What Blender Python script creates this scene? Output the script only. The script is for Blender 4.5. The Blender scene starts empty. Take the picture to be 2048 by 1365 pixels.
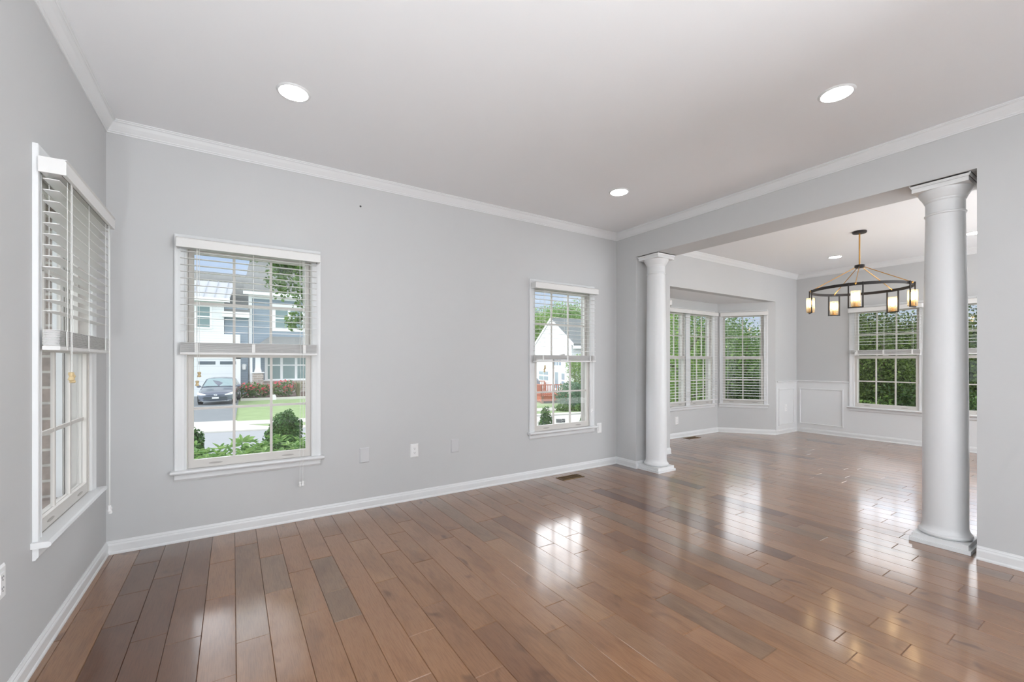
import bpy, math, random
import numpy as np
from mathutils import Vector, Matrix
rng = random.Random(7)
SC = bpy.context.scene
COL = SC.collection

# ------------------------------------------------------------------ camera
FPX = 864.5                                   # focal length in pixels of a 2048 px wide frame
YAW = math.atan2(558.5, FPX)
cam_d = bpy.data.cameras.new('camera')
cam_d.sensor_fit = 'HORIZONTAL'
cam_d.sensor_width = 36.0
cam_d.lens = 36.0 * FPX / 2048.0
cam_d.shift_y = (724.5 - 682.5) / 2048.0
cam_d.clip_start = 0.05
cam_d.clip_end = 400
cam = bpy.data.objects.new('camera', cam_d)
COL.objects.link(cam)
CAMZ = 1.215
cam.location = (0, 0, CAMZ)
cam.rotation_euler = (math.pi / 2, 0, -YAW)
SC.camera = cam

# ------------------------------------------------------------------ view / world / large lights
SC.view_settings.view_transform = 'Standard'
SC.view_settings.look = 'None'
SC.view_settings.gamma = 1.0
SC.view_settings.use_curve_mapping = False
SC.view_settings.exposure = 0.08

def build_world():
    w = bpy.data.worlds.new('overcast sky'); SC.world = w
    w.use_nodes = True
    nt = w.node_tree; N = nt.nodes; L = nt.links
    N.clear()
    out = N.new('ShaderNodeOutputWorld'); bg = N.new('ShaderNodeBackground')
    tc = N.new('ShaderNodeTexCoord'); sep = N.new('ShaderNodeSeparateXYZ')
    L.new(tc.outputs['Generated'], sep.inputs[0])
    def ramp(sock, pts, interp='EASE'):
        r = N.new('ShaderNodeValToRGB'); r.color_ramp.interpolation = interp
        e = r.color_ramp.elements
        while len(e) < len(pts): e.new(0.5)
        for k, (p, c) in enumerate(pts):
            e[k].position = p; e[k].color = (*c, 1)
        L.new(sock, r.inputs[0]); return r
    # height of the ray above the horizon drives colour and brightness of the cloud deck
    base = ramp(sep.outputs['Z'], [(0.0, (.80, .88, 1.0)), (.13, (.66, .80, 1.0)), (.215, (.55, .72, 1.0)), (.28, (.95, .96, 1.0)), (1.0, (.92, .95, 1.0))])
    stren = ramp(sep.outputs['Z'], [(0.0, (.10,) * 3), (.215, (.118,) * 3), (.275, (.80,) * 3), (.36, (.9,) * 3), (.50, (.20,) * 3), (1.0, (.08,) * 3)])
    # an unseen bright cloud bank, added for the floor reflections, stands on the +Y side, the rest of the sky is a plain veil
    side = N.new('ShaderNodeMapRange'); side.inputs[1].default_value = -0.35; side.inputs[2].default_value = 0.3
    side.interpolation_type = 'SMOOTHSTEP'
    L.new(sep.outputs['Y'], side.inputs[0])
    sx = N.new('ShaderNodeMath'); sx.operation = 'MAXIMUM'
    sidex = N.new('ShaderNodeMapRange'); sidex.inputs[1].default_value = 0.1; sidex.inputs[2].default_value = 0.7
    L.new(sep.outputs['X'], sidex.inputs[0])
    L.new(side.outputs[0], sx.inputs[0]); L.new(sidex.outputs[0], sx.inputs[1])
    mixs = N.new('ShaderNodeMix'); mixs.data_type = 'FLOAT'
    L.new(sx.outputs[0], mixs.inputs[0])
    mixs.inputs[2].default_value = 0.19
    L.new(stren.outputs[0], mixs.inputs[3])
    # extra sky brightness added on the -X side to light the left wall window and its blind
    west = N.new('ShaderNodeMapRange'); west.inputs[1].default_value = -0.3; west.inputs[2].default_value = -0.75; west.inputs[3].default_value = 0; west.inputs[4].default_value = .25
    L.new(sep.outputs['X'], west.inputs[0])
    addw = N.new('ShaderNodeMath'); addw.operation = 'ADD'; L.new(mixs.outputs[0], addw.inputs[0]); L.new(west.outputs[0], addw.inputs[1])
    mul = N.new('ShaderNodeMath'); mul.operation = 'MULTIPLY'; mul.inputs[1].default_value = SKY
    L.new(addw.outputs[0], mul.inputs[0])
    # small fair weather clouds
    mp = N.new('ShaderNodeMapping'); mp.inputs['Scale'].default_value = (3, 3, 9)
    L.new(tc.outputs['Generated'], mp.inputs[0])
    nz = N.new('ShaderNodeTexNoise'); nz.inputs['Scale'].default_value = 1.6; nz.inputs['Detail'].default_value = 6
    L.new(mp.outputs[0], nz.inputs[0])
    cr = ramp(nz.outputs[0], [(.54, (0, 0, 0)), (.72, (1, 1, 1))])
    mc = N.new('ShaderNodeMix'); mc.data_type = 'RGBA'
    L.new(cr.outputs[0], mc.inputs[0]); L.new(base.outputs[0], mc.inputs[6]); mc.inputs[7].default_value = (1.15, 1.15, 1.15, 1)
    L.new(mc.outputs[2], bg.inputs[0]); L.new(mul.outputs[0], bg.inputs[1]); L.new(bg.outputs[0], out.inputs[0])
SKY = 7.4
build_world()

def area(name, loc, rot, sx, sy, power, col=(.93, .97, 1.0)):
    d = bpy.data.lights.new(name, 'AREA'); d.shape = 'RECTANGLE'; d.size = sx; d.size_y = sy; d.energy = power; d.color = col
    o = bpy.data.objects.new(name, d); COL.objects.link(o); o.location = loc; o.rotation_euler = rot
    return o
UP = (math.pi, 0, 0)  # fill lights below are added out of view to brighten walls and ceilings
BACK = (math.radians(-108), 0, 0)                 # turned to the rear wall, which bounces it softly
area('left bounce light', (-0.58, -0.7, 0.12), UP, 0.12, 1.6, 52)
area('side bounce light', (1.75, -1.45, 1.2), (math.radians(118), 0, math.radians(90)), 1.2, 1.1, 140)
area('rear wall bounce light', (1.4, -0.9, 1.0), BACK, 1.8, 1.2, 48)
area('dining bounce light', (6.3, -0.5, 0.30), UP, 2.6, 1.2, 46)
area('dining rear bounce light', (6.3, -0.5, 1.0), BACK, 3.0, 1.2, 195)
CAN_EMIT = 26.0

# ------------------------------------------------------------------ helpers
def srgb(r, g, b):
    f = lambda c: (c / 255 / 12.92) if c / 255 <= .04045 else ((c / 255 + .055) / 1.055) ** 2.4
    return (f(r), f(g), f(b))

class MB:
    """collects vertices and faces for ONE mesh object"""
    def __init__(s): s.v = []; s.f = []; s.m = []; s.cur = 0; s.tone = []; s.t = 0.5; s.smooth = []; s.sm = False
    def add(s, vs, fs):
        b = len(s.v); s.v += [tuple(p) for p in vs]
        for f in fs:
            s.f.append(tuple(b + i for i in f)); s.m.append(s.cur); s.tone.append(s.t); s.smooth.append(s.sm)
    def box(s, x0, y0, z0, x1, y1, z1):
        x0, x1 = min(x0, x1), max(x0, x1); y0, y1 = min(y0, y1), max(y0, y1); z0, z1 = min(z0, z1), max(z0, z1)
        s.add([(x0, y0, z0), (x1, y0, z0), (x1, y1, z0), (x0, y1, z0), (x0, y0, z1), (x1, y0, z1), (x1, y1, z1), (x0, y1, z1)],
              [(0, 3, 2, 1), (4, 5, 6, 7), (0, 1, 5, 4), (1, 2, 6, 5), (2, 3, 7, 6), (3, 0, 4, 7)])
    def obox(s, mat, hx, hy, hz):
        vs = [mat @ Vector((a * hx, b * hy, c * hz)) for c in (-1, 1) for (a, b) in ((-1, -1), (1, -1), (1, 1), (-1, 1))]
        s.add(vs, [(0, 3, 2, 1), (4, 5, 6, 7), (0, 1, 5, 4), (1, 2, 6, 5), (2, 3, 7, 6), (3, 0, 4, 7)])
    def bar(s, a, b, w, h=None):
        a = Vector(a); b = Vector(b); d = b - a; L = d.length
        q = d.to_track_quat('Z', 'Y').to_matrix().to_4x4()
        s.obox(Matrix.Translation((a + b) / 2) @ q, w / 2, (h or w) / 2, L / 2)
    def prism(s, poly, axis, a, b):
        """poly in the two other axes, extruded along axis from a to b"""
        n = len(poly)
        def P(u, v, w): return {'x': (w, u, v), 'y': (u, w, v), 'z': (u, v, w)}[axis]
        vs = [P(u, v, a) for u, v in poly] + [P(u, v, b) for u, v in poly]
        fs = [tuple(range(n))[::-1], tuple(range(n, 2 * n))] + [(i, (i + 1) % n, n + (i + 1) % n, n + i) for i in range(n)]
        s.add(vs, fs)
    def tube(s, pts, r, n=8, cap=True):
        pts = [Vector(p) for p in pts]; rings = []
        for i, p in enumerate(pts):
            d = (pts[min(i + 1, len(pts) - 1)] - pts[max(i - 1, 0)]).normalized()
            q = d.to_track_quat('Z', 'Y')
            rr = r[i] if isinstance(r, (list, tuple)) else r
            rings.append([p + q @ Vector((math.cos(t) * rr, math.sin(t) * rr, 0)) for t in (2 * math.pi * k / n for k in range(n))])
        vs = [v for ring in rings for v in ring]; fs = []
        for i in range(len(pts) - 1):
            for k in range(n):
                fs.append((i * n + k, i * n + (k + 1) % n, (i + 1) * n + (k + 1) % n, (i + 1) * n + k))
        o = s.sm; s.sm = True; s.add(vs, fs); s.sm = o
        if cap:
            s.add(rings[0], [tuple(range(n))[::-1]]); s.add(rings[-1], [tuple(range(n))])
    def lathe(s, prof, n=32, c=(0, 0, 0), cap=True):
        vs = []; fs = []; m = len(prof)
        for r, z in prof:
            for k in range(n):
                t = 2 * math.pi * k / n
                vs.append((c[0] + r * math.cos(t), c[1] + r * math.sin(t), c[2] + z))
        for i in range(m - 1):
            for k in range(n):
                fs.append((i * n + k, i * n + (k + 1) % n, (i + 1) * n + (k + 1) % n, (i + 1) * n + k))
        o = s.sm; s.sm = True; s.add(vs, fs); s.sm = o
        if cap:
            s.add(vs[:n], [tuple(range(n))[::-1]]); s.add(vs[-n:], [tuple(range(n))])
    def ball(s, c, rx, ry, rz, nu=12, nv=8):
        prof = [(math.sin(math.pi * i / nv), -math.cos(math.pi * i / nv)) for i in range(nv + 1)]
        vs = []; fs = []
        for r, z in prof:
            for k in range(nu):
                t = 2 * math.pi * k / nu
                vs.append((c[0] + rx * r * math.cos(t), c[1] + ry * r * math.sin(t), c[2] + rz * z))
        for i in range(nv):
            for k in range(nu):
                fs.append((i * nu + k, i * nu + (k + 1) % nu, (i + 1) * nu + (k + 1) % nu, (i + 1) * nu + k))
        o = s.sm; s.sm = True; s.add(vs, fs); s.sm = o
    def frame(s, prof, x0, x1, z0, z1, legs=True):
        """mitred moulding round three or four sides of an opening; prof = (outward, towards room) pairs, closed;
        plane local x/z, room side = -y"""
        n = len(prof); loops = []
        for u, v in prof:
            if legs: loops.append([(x0 - u, -v, z0), (x0 - u, -v, z1 + u), (x1 + u, -v, z1 + u), (x1 + u, -v, z0)])
            else: loops.append([(x0 - u, -v, z0 - u), (x0 - u, -v, z1 + u), (x1 + u, -v, z1 + u), (x1 + u, -v, z0 - u)])
        vs = [p for l in loops for p in l]; fs = []
        seg = 3 if legs else 4
        for i in range(n):
            j = (i + 1) % n
            for k in range(seg):
                k2 = (k + 1) % 4
                fs.append((i * 4 + k, i * 4 + k2, j * 4 + k2, j * 4 + k))
        if legs:
            fs.append(tuple(i * 4 for i in range(n))); fs.append(tuple(i * 4 + 3 for i in range(n))[::-1])
        s.add(vs, fs)
    def build(s, name, mat=None, parent=None, smooth=None, loc=None, rotz=None):
        me = bpy.data.meshes.new(name)
        me.from_pydata(s.v, [], s.f)
        mats = mat if isinstance(mat, (list, tuple)) else [mat]
        for m in mats:
            if m: me.materials.append(m)
        if len(mats) > 1: me.polygons.foreach_set('material_index', s.m)
        if any(t != .5 for t in s.tone):
            a = me.attributes.new('tone', 'FLOAT', 'FACE'); a.data.foreach_set('value', s.tone)
        if any(s.smooth): me.polygons.foreach_set('use_smooth', s.smooth)
        me.update()
        if any(s.smooth): me.set_sharp_from_angle(angle=math.radians(38))
        o = bpy.data.objects.new(name, me); COL.objects.link(o)
        if parent: o.parent = parent
        if loc: o.location = loc
        if rotz is not None: o.rotation_euler = (0, 0, rotz)
        return o

def tag(o, label=None, cat=None, group=None, kind=None):
    if label: o['label'] = label
    if cat: o['category'] = cat
    if group: o['group'] = group
    if kind: o['kind'] = kind
    return o
def empty(name, loc, rz=0.0):
    o = bpy.data.objects.new(name, None); COL.objects.link(o); o.location = loc; o.rotation_euler = (0, 0, rz)
    o.empty_display_size = .1
    return o
def children(o): return [c for c in bpy.data.objects if c.parent == o]
def copy_tree(o, parent=None):
    kids = children(o)
    c = o.copy(); COL.objects.link(c); c.parent = parent
    for k in kids: copy_tree(k, c)
    return c

# ------------------------------------------------------------------ materials
def principled(name):
    m = bpy.data.materials.new(name); m.use_nodes = True
    nt = m.node_tree
    return m, nt, nt.nodes['Principled BSDF']
def mat(name, col, rough=.5, metal=0, spec=.5, noise=0, nscale=8, bump=0, bscale=60, emit=None, estr=0, coat=0, var=0):
    m, nt, b = principled(name)
    b.inputs['Base Color'].default_value = (*col, 1); b.inputs['Roughness'].default_value = rough
    b.inputs['Metallic'].default_value = metal; b.inputs['Specular IOR Level'].default_value = spec
    b.inputs['Coat Weight'].default_value = coat; b.inputs['Coat Roughness'].default_value = .06
    tc = nt.nodes.new('ShaderNodeTexCoord')
    if noise:
        n = nt.nodes.new('ShaderNodeTexNoise'); n.inputs['Scale'].default_value = nscale; n.inputs['Detail'].default_value = 5
        nt.links.new(tc.outputs['Object'], n.inputs[0])
        mx = nt.nodes.new('ShaderNodeMix'); mx.data_type = 'RGBA'
        mx.inputs[6].default_value = (*[c * (1 - noise) for c in col], 1); mx.inputs[7].default_value = (*[min(1, c * (1 + noise)) for c in col], 1)
        nt.links.new(n.outputs[0], mx.inputs[0]); nt.links.new(mx.outputs[2], b.inputs['Base Color'])
    if bump:
        n2 = nt.nodes.new('ShaderNodeTexNoise'); n2.inputs['Scale'].default_value = bscale; n2.inputs['Detail'].default_value = 3
        nt.links.new(tc.outputs['Object'], n2.inputs[0])
        bp = nt.nodes.new('ShaderNodeBump'); bp.inputs['Strength'].default_value = bump; bp.inputs['Distance'].default_value = .003
        nt.links.new(n2.outputs[0], bp.inputs['Height']); nt.links.new(bp.outputs[0], b.inputs['Normal'])
    if emit:
        b.inputs['Emission Color'].default_value = (*emit, 1); b.inputs['Emission Strength'].default_value = estr
    return m
def lap(name, col, pitch=.13, axis='Z', dark=.72, rough=.5, wid=.12):
    """painted boards with a shadow gap every pitch metres along an axis"""
    m, nt, b = principled(name); N = nt.nodes; L = nt.links
    tc = N.new('ShaderNodeTexCoord'); sp = N.new('ShaderNodeSeparateXYZ'); L.new(tc.outputs['Object'], sp.inputs[0])
    d = N.new('ShaderNodeMath'); d.operation = 'DIVIDE'; d.inputs[1].default_value = pitch; L.new(sp.outputs[axis], d.inputs[0])
    fr = N.new('ShaderNodeMath'); fr.operation = 'FRACT'; L.new(d.outputs[0], fr.inputs[0])
    bp = N.new('ShaderNodeBump'); bp.inputs['Distance'].default_value = .02; bp.inputs['Strength'].default_value = .8
    inv = N.new('ShaderNodeMath'); inv.operation = 'SUBTRACT'; inv.inputs[0].default_value = 1; L.new(fr.outputs[0], inv.inputs[1])
    L.new(inv.outputs[0], bp.inputs['Height']); L.new(bp.outputs[0], b.inputs['Normal'])
    lt = N.new('ShaderNodeMath'); lt.operation = 'LESS_THAN'; lt.inputs[1].default_value = wid; L.new(fr.outputs[0], lt.inputs[0])
    mx = N.new('ShaderNodeMix'); mx.data_type = 'RGBA'; L.new(lt.outputs[0], mx.inputs[0])
    mx.inputs[6].default_value = (*col, 1); mx.inputs[7].default_value = (*[c * dark for c in col], 1)
    L.new(mx.outputs[2], b.inputs['Base Color']); b.inputs['Roughness'].default_value = rough
    return m
def bricks(name, c1, c2, mortar, scale, bw=.5, rh=.25, ms=.02, rot=None, rough=.85):
    m, nt, b = principled(name); N = nt.nodes; L = nt.links
    tc = N.new('ShaderNodeTexCoord'); mp = N.new('ShaderNodeMapping')
    if rot: mp.inputs['Rotation'].default_value = rot
    L.new(tc.outputs['Object'], mp.inputs[0])
    br = N.new('ShaderNodeTexBrick'); L.new(mp.outputs[0], br.inputs[0])
    br.inputs['Color1'].default_value = (*c1, 1); br.inputs['Color2'].default_value = (*c2, 1); br.inputs['Mortar'].default_value = (*mortar, 1)
    br.inputs['Scale'].default_value = scale; br.inputs['Brick Width'].default_value = bw; br.inputs['Row Height'].default_value = rh
    br.inputs['Mortar Size'].default_value = ms
    nz = N.new('ShaderNodeTexNoise'); nz.inputs['Scale'].default_value = 30; L.new(tc.outputs['Object'], nz.inputs[0])
    mx = N.new('ShaderNodeMix'); mx.data_type = 'RGBA'; mx.blend_type = 'OVERLAY'; mx.inputs[0].default_value = .5
    L.new(br.outputs[0], mx.inputs[6]); L.new(nz.outputs[0], mx.inputs[7]); L.new(mx.outputs[2], b.inputs['Base Color'])
    b.inputs['Roughness'].default_value = rough
    return m
def leaf(name, c1, c2, rough=.5, trans=.3, spec=.15):
    """leaves: colour varies from leaf to leaf (tone), a little light comes through"""
    m, nt, b = principled(name); N = nt.nodes; L = nt.links
    at = N.new('ShaderNodeAttribute'); at.attribute_name = 'tone'; at.attribute_type = 'GEOMETRY'
    mx = N.new('ShaderNodeMix'); mx.data_type = 'RGBA'
    mx.inputs[6].default_value = (*c1, 1); mx.inputs[7].default_value = (*c2, 1)
    L.new(at.outputs['Fac'], mx.inputs[0]); L.new(mx.outputs[2], b.inputs['Base Color'])
    b.inputs['Roughness'].default_value = rough; b.inputs['Specular IOR Level'].default_value = spec
    tr = N.new('ShaderNodeBsdfTranslucent'); L.new(mx.outputs[2], tr.inputs[0])
    ms = N.new('ShaderNodeMixShader'); ms.inputs[0].default_value = trans
    L.new(b.outputs[0], ms.inputs[1]); L.new(tr.outputs[0], ms.inputs[2]); L.new(ms.outputs[0], N['Material Output'].inputs[0])
    return m
def glass(name, tint=(.97, .98, .98), refl=1.0, rough=0.0):
    m = bpy.data.materials.new(name); m.use_nodes = True
    nt = m.node_tree; N = nt.nodes; L = nt.links
    N.remove(N['Principled BSDF'])
    t = N.new('ShaderNodeBsdfTransparent'); t.inputs[0].default_value = (*tint, 1)
    g = N.new('ShaderNodeBsdfGlossy'); g.inputs['Roughness'].default_value = rough
    fr = N.new('ShaderNodeFresnel'); fr.inputs[0].default_value = 1.45
    ge = N.new('ShaderNodeNewGeometry'); fs = N.new('ShaderNodeMath'); fs.operation = 'SUBTRACT'; fs.inputs[0].default_value = refl; L.new(ge.outputs['Backfacing'], fs.inputs[1]); fs.use_clamp = True
    mu = N.new('ShaderNodeMath'); mu.operation = 'MULTIPLY'; L.new(fr.outputs[0], mu.inputs[0]); L.new(fs.outputs[0], mu.inputs[1])
    mx = N.new('ShaderNodeMixShader'); L.new(mu.outputs[0], mx.inputs[0]); L.new(t.outputs[0], mx.inputs[1]); L.new(g.outputs[0], mx.inputs[2])
    L.new(mx.outputs[0], N['Material Output'].inputs[0])
    return m
def floor_material():
    m, nt, b = principled('maple floor boards'); N = nt.nodes; L = nt.links
    at = N.new('ShaderNodeAttribute'); at.attribute_name = 'tone'; at.attribute_type = 'GEOMETRY'
    tc = N.new('ShaderNodeTexCoord')
    off = N.new('ShaderNodeCombineXYZ'); k = N.new('ShaderNodeMath'); k.operation = 'MULTIPLY'; k.inputs[1].default_value = 47
    L.new(at.outputs['Fac'], k.inputs[0]); L.new(k.outputs[0], off.inputs[1]); L.new(k.outputs[0], off.inputs[2])
    ad = N.new('ShaderNodeVectorMath'); L.new(tc.outputs['Object'], ad.inputs[0]); L.new(off.outputs[0], ad.inputs[1])
    def noise(scale, sc3, detail, dist=0):
        mp = N.new('ShaderNodeMapping'); mp.inputs['Scale'].default_value = sc3; L.new(ad.outputs[0], mp.inputs[0])
        n = N.new('ShaderNodeTexNoise'); n.inputs['Scale'].default_value = scale; n.inputs['Detail'].default_value = detail; n.inputs['Distortion'].default_value = dist
        L.new(mp.outputs[0], n.inputs[0]); return n
    cr = N.new('ShaderNodeValToRGB'); e = cr.color_ramp.elements
    stops = [(0, (90, 55, 33)), (.12, (110, 74, 48)), (.3, (132, 94, 66)), (.45, (140, 101, 69)), (.6, (148, 108, 77)), (.78, (123, 97, 75)), (1, (156, 116, 82))]
    while len(e) < len(stops): e.new(.5)
    for i, (p, c) in enumerate(stops): e[i].position = p; e[i].color = (*srgb(*c), 1)
    L.new(at.outputs['Fac'], cr.inputs[0])
    fine = noise(26, (10, .5, 1), 5, .3)
    broad = noise(2.6, (2.4, .7, 1), 3, .6)
    knot = noise(4.2, (1.7, .8, 1), 2, .8)
    def mixc(fac, a, colb, lo, hi):
        r = N.new('ShaderNodeMapRange'); r.inputs[1].default_value = lo; r.inputs[2].default_value = hi; r.interpolation_type = 'SMOOTHSTEP'; L.new(fac, r.inputs[0])
        x = N.new('ShaderNodeMix'); x.data_type = 'RGBA'; x.blend_type = 'MULTIPLY'; L.new(r.outputs[0], x.inputs[0]); L.new(a, x.inputs[6]); x.inputs[7].default_value = (*colb, 1)
        return x.outputs[2]
    c = mixc(fine.outputs[0], cr.outputs[0], (.84, .81, .79), .42, .66)
    c = mixc(broad.outputs[0], c, (.80, .76, .73), .46, .70)
    c = mixc(knot.outputs[0], c, (.55, .50, .47), .64, .78)
    L.new(c, b.inputs['Base Color'])
    b.inputs['Roughness'].default_value = .32
    b.inputs['Specular IOR Level'].default_value = .3
    b.inputs['IOR'].default_value = 1.45
    b.inputs['Coat Weight'].default_value = 1.0; b.inputs['Coat Roughness'].default_value = .13; b.inputs['Coat IOR'].default_value = 1.5
    return m

M_WALL = mat('grey wall paint', srgb(200, 200.5, 201), .6, spec=.25, noise=.012, nscale=3, bump=.05, bscale=220)
M_CEIL = mat('white ceiling paint', srgb(238, 239, 241), .8, spec=.2, noise=.01, nscale=2)
M_TRIM = mat('white gloss trim paint', srgb(224, 225, 226), .35, spec=.4)
M_BLIND = mat('white blind slats', srgb(224, 223, 222), .4, spec=.4)
M_SASH = mat('almond vinyl sash', srgb(206, 202, 197), .4, spec=.4)
M_CORD = mat('white cord', srgb(232, 232, 230), .6)
M_WOOD = mat('pale wooden tassel', srgb(206, 184, 142), .5, noise=.15, nscale=60)
M_PLATE = mat('white plastic plate', srgb(238, 238, 238), .35)
M_DARK = mat('dark slot', srgb(60, 60, 62), .6)
M_SLOT = mat('shadowed finger slot', srgb(170, 165, 160), .5)
M_GLASS = glass('clear window glass')
M_FLOOR = floor_material()
M_BLACK = mat('black iron', srgb(44, 40, 40), .45, spec=.4)
M_BRASS = mat('brushed brass', srgb(196, 150, 84), .32, metal=1.0, noise=.06, nscale=40)
M_CLEAR = glass('amber ribbed lamp glass', (.97, .92, .82), 1.0)
def frost(m, col, fac):
    nt = m.node_tree; N = nt.nodes; L = nt.links; o = N['Material Output']; src = o.inputs[0].links[0].from_socket
    t = N.new('ShaderNodeBsdfTranslucent'); t.inputs[0].default_value = (*col, 1); x = N.new('ShaderNodeMixShader'); x.inputs[0].default_value = fac
    L.new(src, x.inputs[1]); L.new(t.outputs[0], x.inputs[2]); L.new(x.outputs[0], o.inputs[0])
frost(M_CLEAR, (.97, .88, .72), .15)
M_BULB = mat('glowing bulb', srgb(255, 226, 180), .4, emit=(1.0, .80, .54), estr=34)
M_LENS = mat('lit lens', (.9, .9, .9), .4, emit=(1, .98, .95), estr=CAN_EMIT)
M_BRONZE = mat('antique brass register', srgb(120, 92, 52), .45, metal=.6)
M_RUST = mat('dark metal', srgb(50, 40, 30), .6)
M_BRICKR = bricks('brown brick', srgb(124, 112, 104), srgb(138, 122, 112), srgb(176, 171, 164), 1.0, .22, .083, .007, rot=(math.pi / 2, 0, 0))

# ------------------------------------------------------------------ room shell
XB, XC, XC2, XD = -0.67, 3.86, 4.19, 8.33          # left wall, partition faces, far wall
YA, YR, YS = 3.67, -2.2, -1.6                      # window wall, wall behind camera, dining rear wall
H = 2.74
BAY = [(4.86, 3.67), (5.385, 4.37), (7.075, 4.37), (7.60, 3.67)]
BAYH = 2.222
BEAM = 2.413
YE, YW = 3.37, 0.684                               # ends of the opening in the partition

class Placed(MB):
    """MB whose local x runs along a wall, y outwards, z up"""
    def __init__(s, ox, oy, ang):
        super().__init__(); s.o = (ox, oy); s.ca = math.cos(ang); s.sa = math.sin(ang)
    def add(s, vs, fs):
        super().add([(s.o[0] + v[0] * s.ca - v[1] * s.sa, s.o[1] + v[0] * s.sa + v[1] * s.ca, v[2]) for v in vs], fs)
def wall_grid(w, x0, x1, z0, z1, th, holes, y0=0.0):
    xs = sorted({x0, x1} | {h[0] for h in holes} | {h[1] for h in holes}); zs = sorted({z0, z1} | {h[2] for h in holes} | {h[3] for h in holes})
    for a, b in zip(xs, xs[1:]):
        for c, d in zip(zs, zs[1:]):
            mx, mz = (a + b) / 2, (c + d) / 2
            if any(h[0] < mx < h[1] and h[2] < mz < h[3] for h in holes): continue
            w.box(a, y0, c, b, y0 + th, d)
WT = .12
def hole(c, hw=.39, z0=.46, z1=2.014): return (c - hw, c + hw, z0, z1)
# left wall (looking towards -X: local x = +Y, local y = -X)
w = Placed(XB, 0, math.pi / 2); wall_grid(w, YR - WT, YA + WT, 0, H, WT, [hole(2.92, .377, .472, 2.026)])
tag(w.build('wall_left', M_WALL), kind='structure')
w = Placed(XB, 0, math.pi / 2); wall_grid(w, 1.2, YA + WT, -1.2, H + .2, .16, [(2.562, 3.278, .48, 2.0)], y0=WT)
tag(w.build('wall_brick', M_BRICKR), kind='structure')
# window wall of the living room
w = Placed(0, YA, 0); wall_grid(w, XB, XC, 0, H, WT, [hole(.125), hole(3.034)])
tag(w.build('wall_back', M_WALL), kind='structure')
# window wall of the dining room: either side of the bay and above it
w = Placed(0, YA, 0); wall_grid(w, XC, BAY[0][0], 0, H, WT, []); wall_grid(w, BAY[3][0], XD + WT, 0, H, WT, []); wall_grid(w, BAY[0][0], BAY[3][0], BAYH - .0015, H, WT, [])
tag(w.build('wall_dining_back', M_WALL), kind='structure')
DB = .02                                            # the dining windows sit a little higher
def seg(a, b):
    d = Vector((b[0] - a[0], b[1] - a[1])); return a, math.atan2(d.y, d.x), d.length
w = MB(); 
for k, hs in ((0, [(.22, .80, .48, 2.03)]), (1, [(.155, .785, .48, 2.03), (.895, 1.535, .48, 2.03)]), (2, [(.085, .705, .48, 2.03)])):
    o, ang, ln = seg(BAY[k], BAY[k + 1])
    p = Placed(o[0], o[1], ang)
    wall_grid(p, -.0, ln + (.05 if k < 2 else 0), 0, BAYH, WT, hs)
    b0 = len(w.v); w.v += p.v; w.f += [tuple(b0 + i for i in f) for f in p.f]; w.m += p.m; w.tone += p.tone; w.smooth += p.smooth
tag(w.build('wall_bay', M_WALL), kind='structure')
# partition with the wide opening and its dropped beam
w = MB(); w.box(XC, YE, 0, XC2, YA, H); w.box(XC, YR, 0, XC2, YW, H); w.box(XC, YW, BEAM, XC2, YE, H)
tag(w.build('wall_partition', M_WALL), kind='structure')
# far dining wall (looking towards +X: local x = -Y)
w = Placed(XD, 0, -math.pi / 2); wall_grid(w, -YA, -YS, 0, H, WT, [(-2.44 - .39, -2.44 + .39, .48, 2.034), (-1.22 - .39, -1.22 + .39, .48, 2.034)])
tag(w.build('wall_far', M_WALL), kind='structure')
w = MB(); w.box(XB - WT, YR - WT, 0, XC2, YR, H); tag(w.build('wall_rear', M_WALL), kind='structure')
w = MB(); w.box(XC2, YS - WT, 0, XD + WT, YS, H); tag(w.build('wall_dining_rear', M_WALL), kind='structure')
w = MB(); w.box(XB - WT, YR - WT, H, XD + WT, YA + WT, H + .12); tag(w.build('ceiling', M_CEIL), kind='structure')
w = MB(); w.prism([(4.7, YA + WT), (5.3, 4.5), (7.16, 4.5), (7.76, YA + WT)], 'z', BAYH, BAYH + .12)
tag(w.build('ceiling_bay', M_CEIL), kind='structure')
w = MB(); w.prism([(XB - .3, YR - .3), (XD + .3, YR - .3), (XD + .3, YA + .25), (7.75, YA + .25), (7.15, 4.55), (5.3, 4.55), (4.7, YA + .25), (XB - .3, YA + .25)], 'z', -.3, -.006)
tag(w.build('floor_base', mat('subfloor', srgb(60, 48, 40), .9)), kind='structure')

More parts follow.
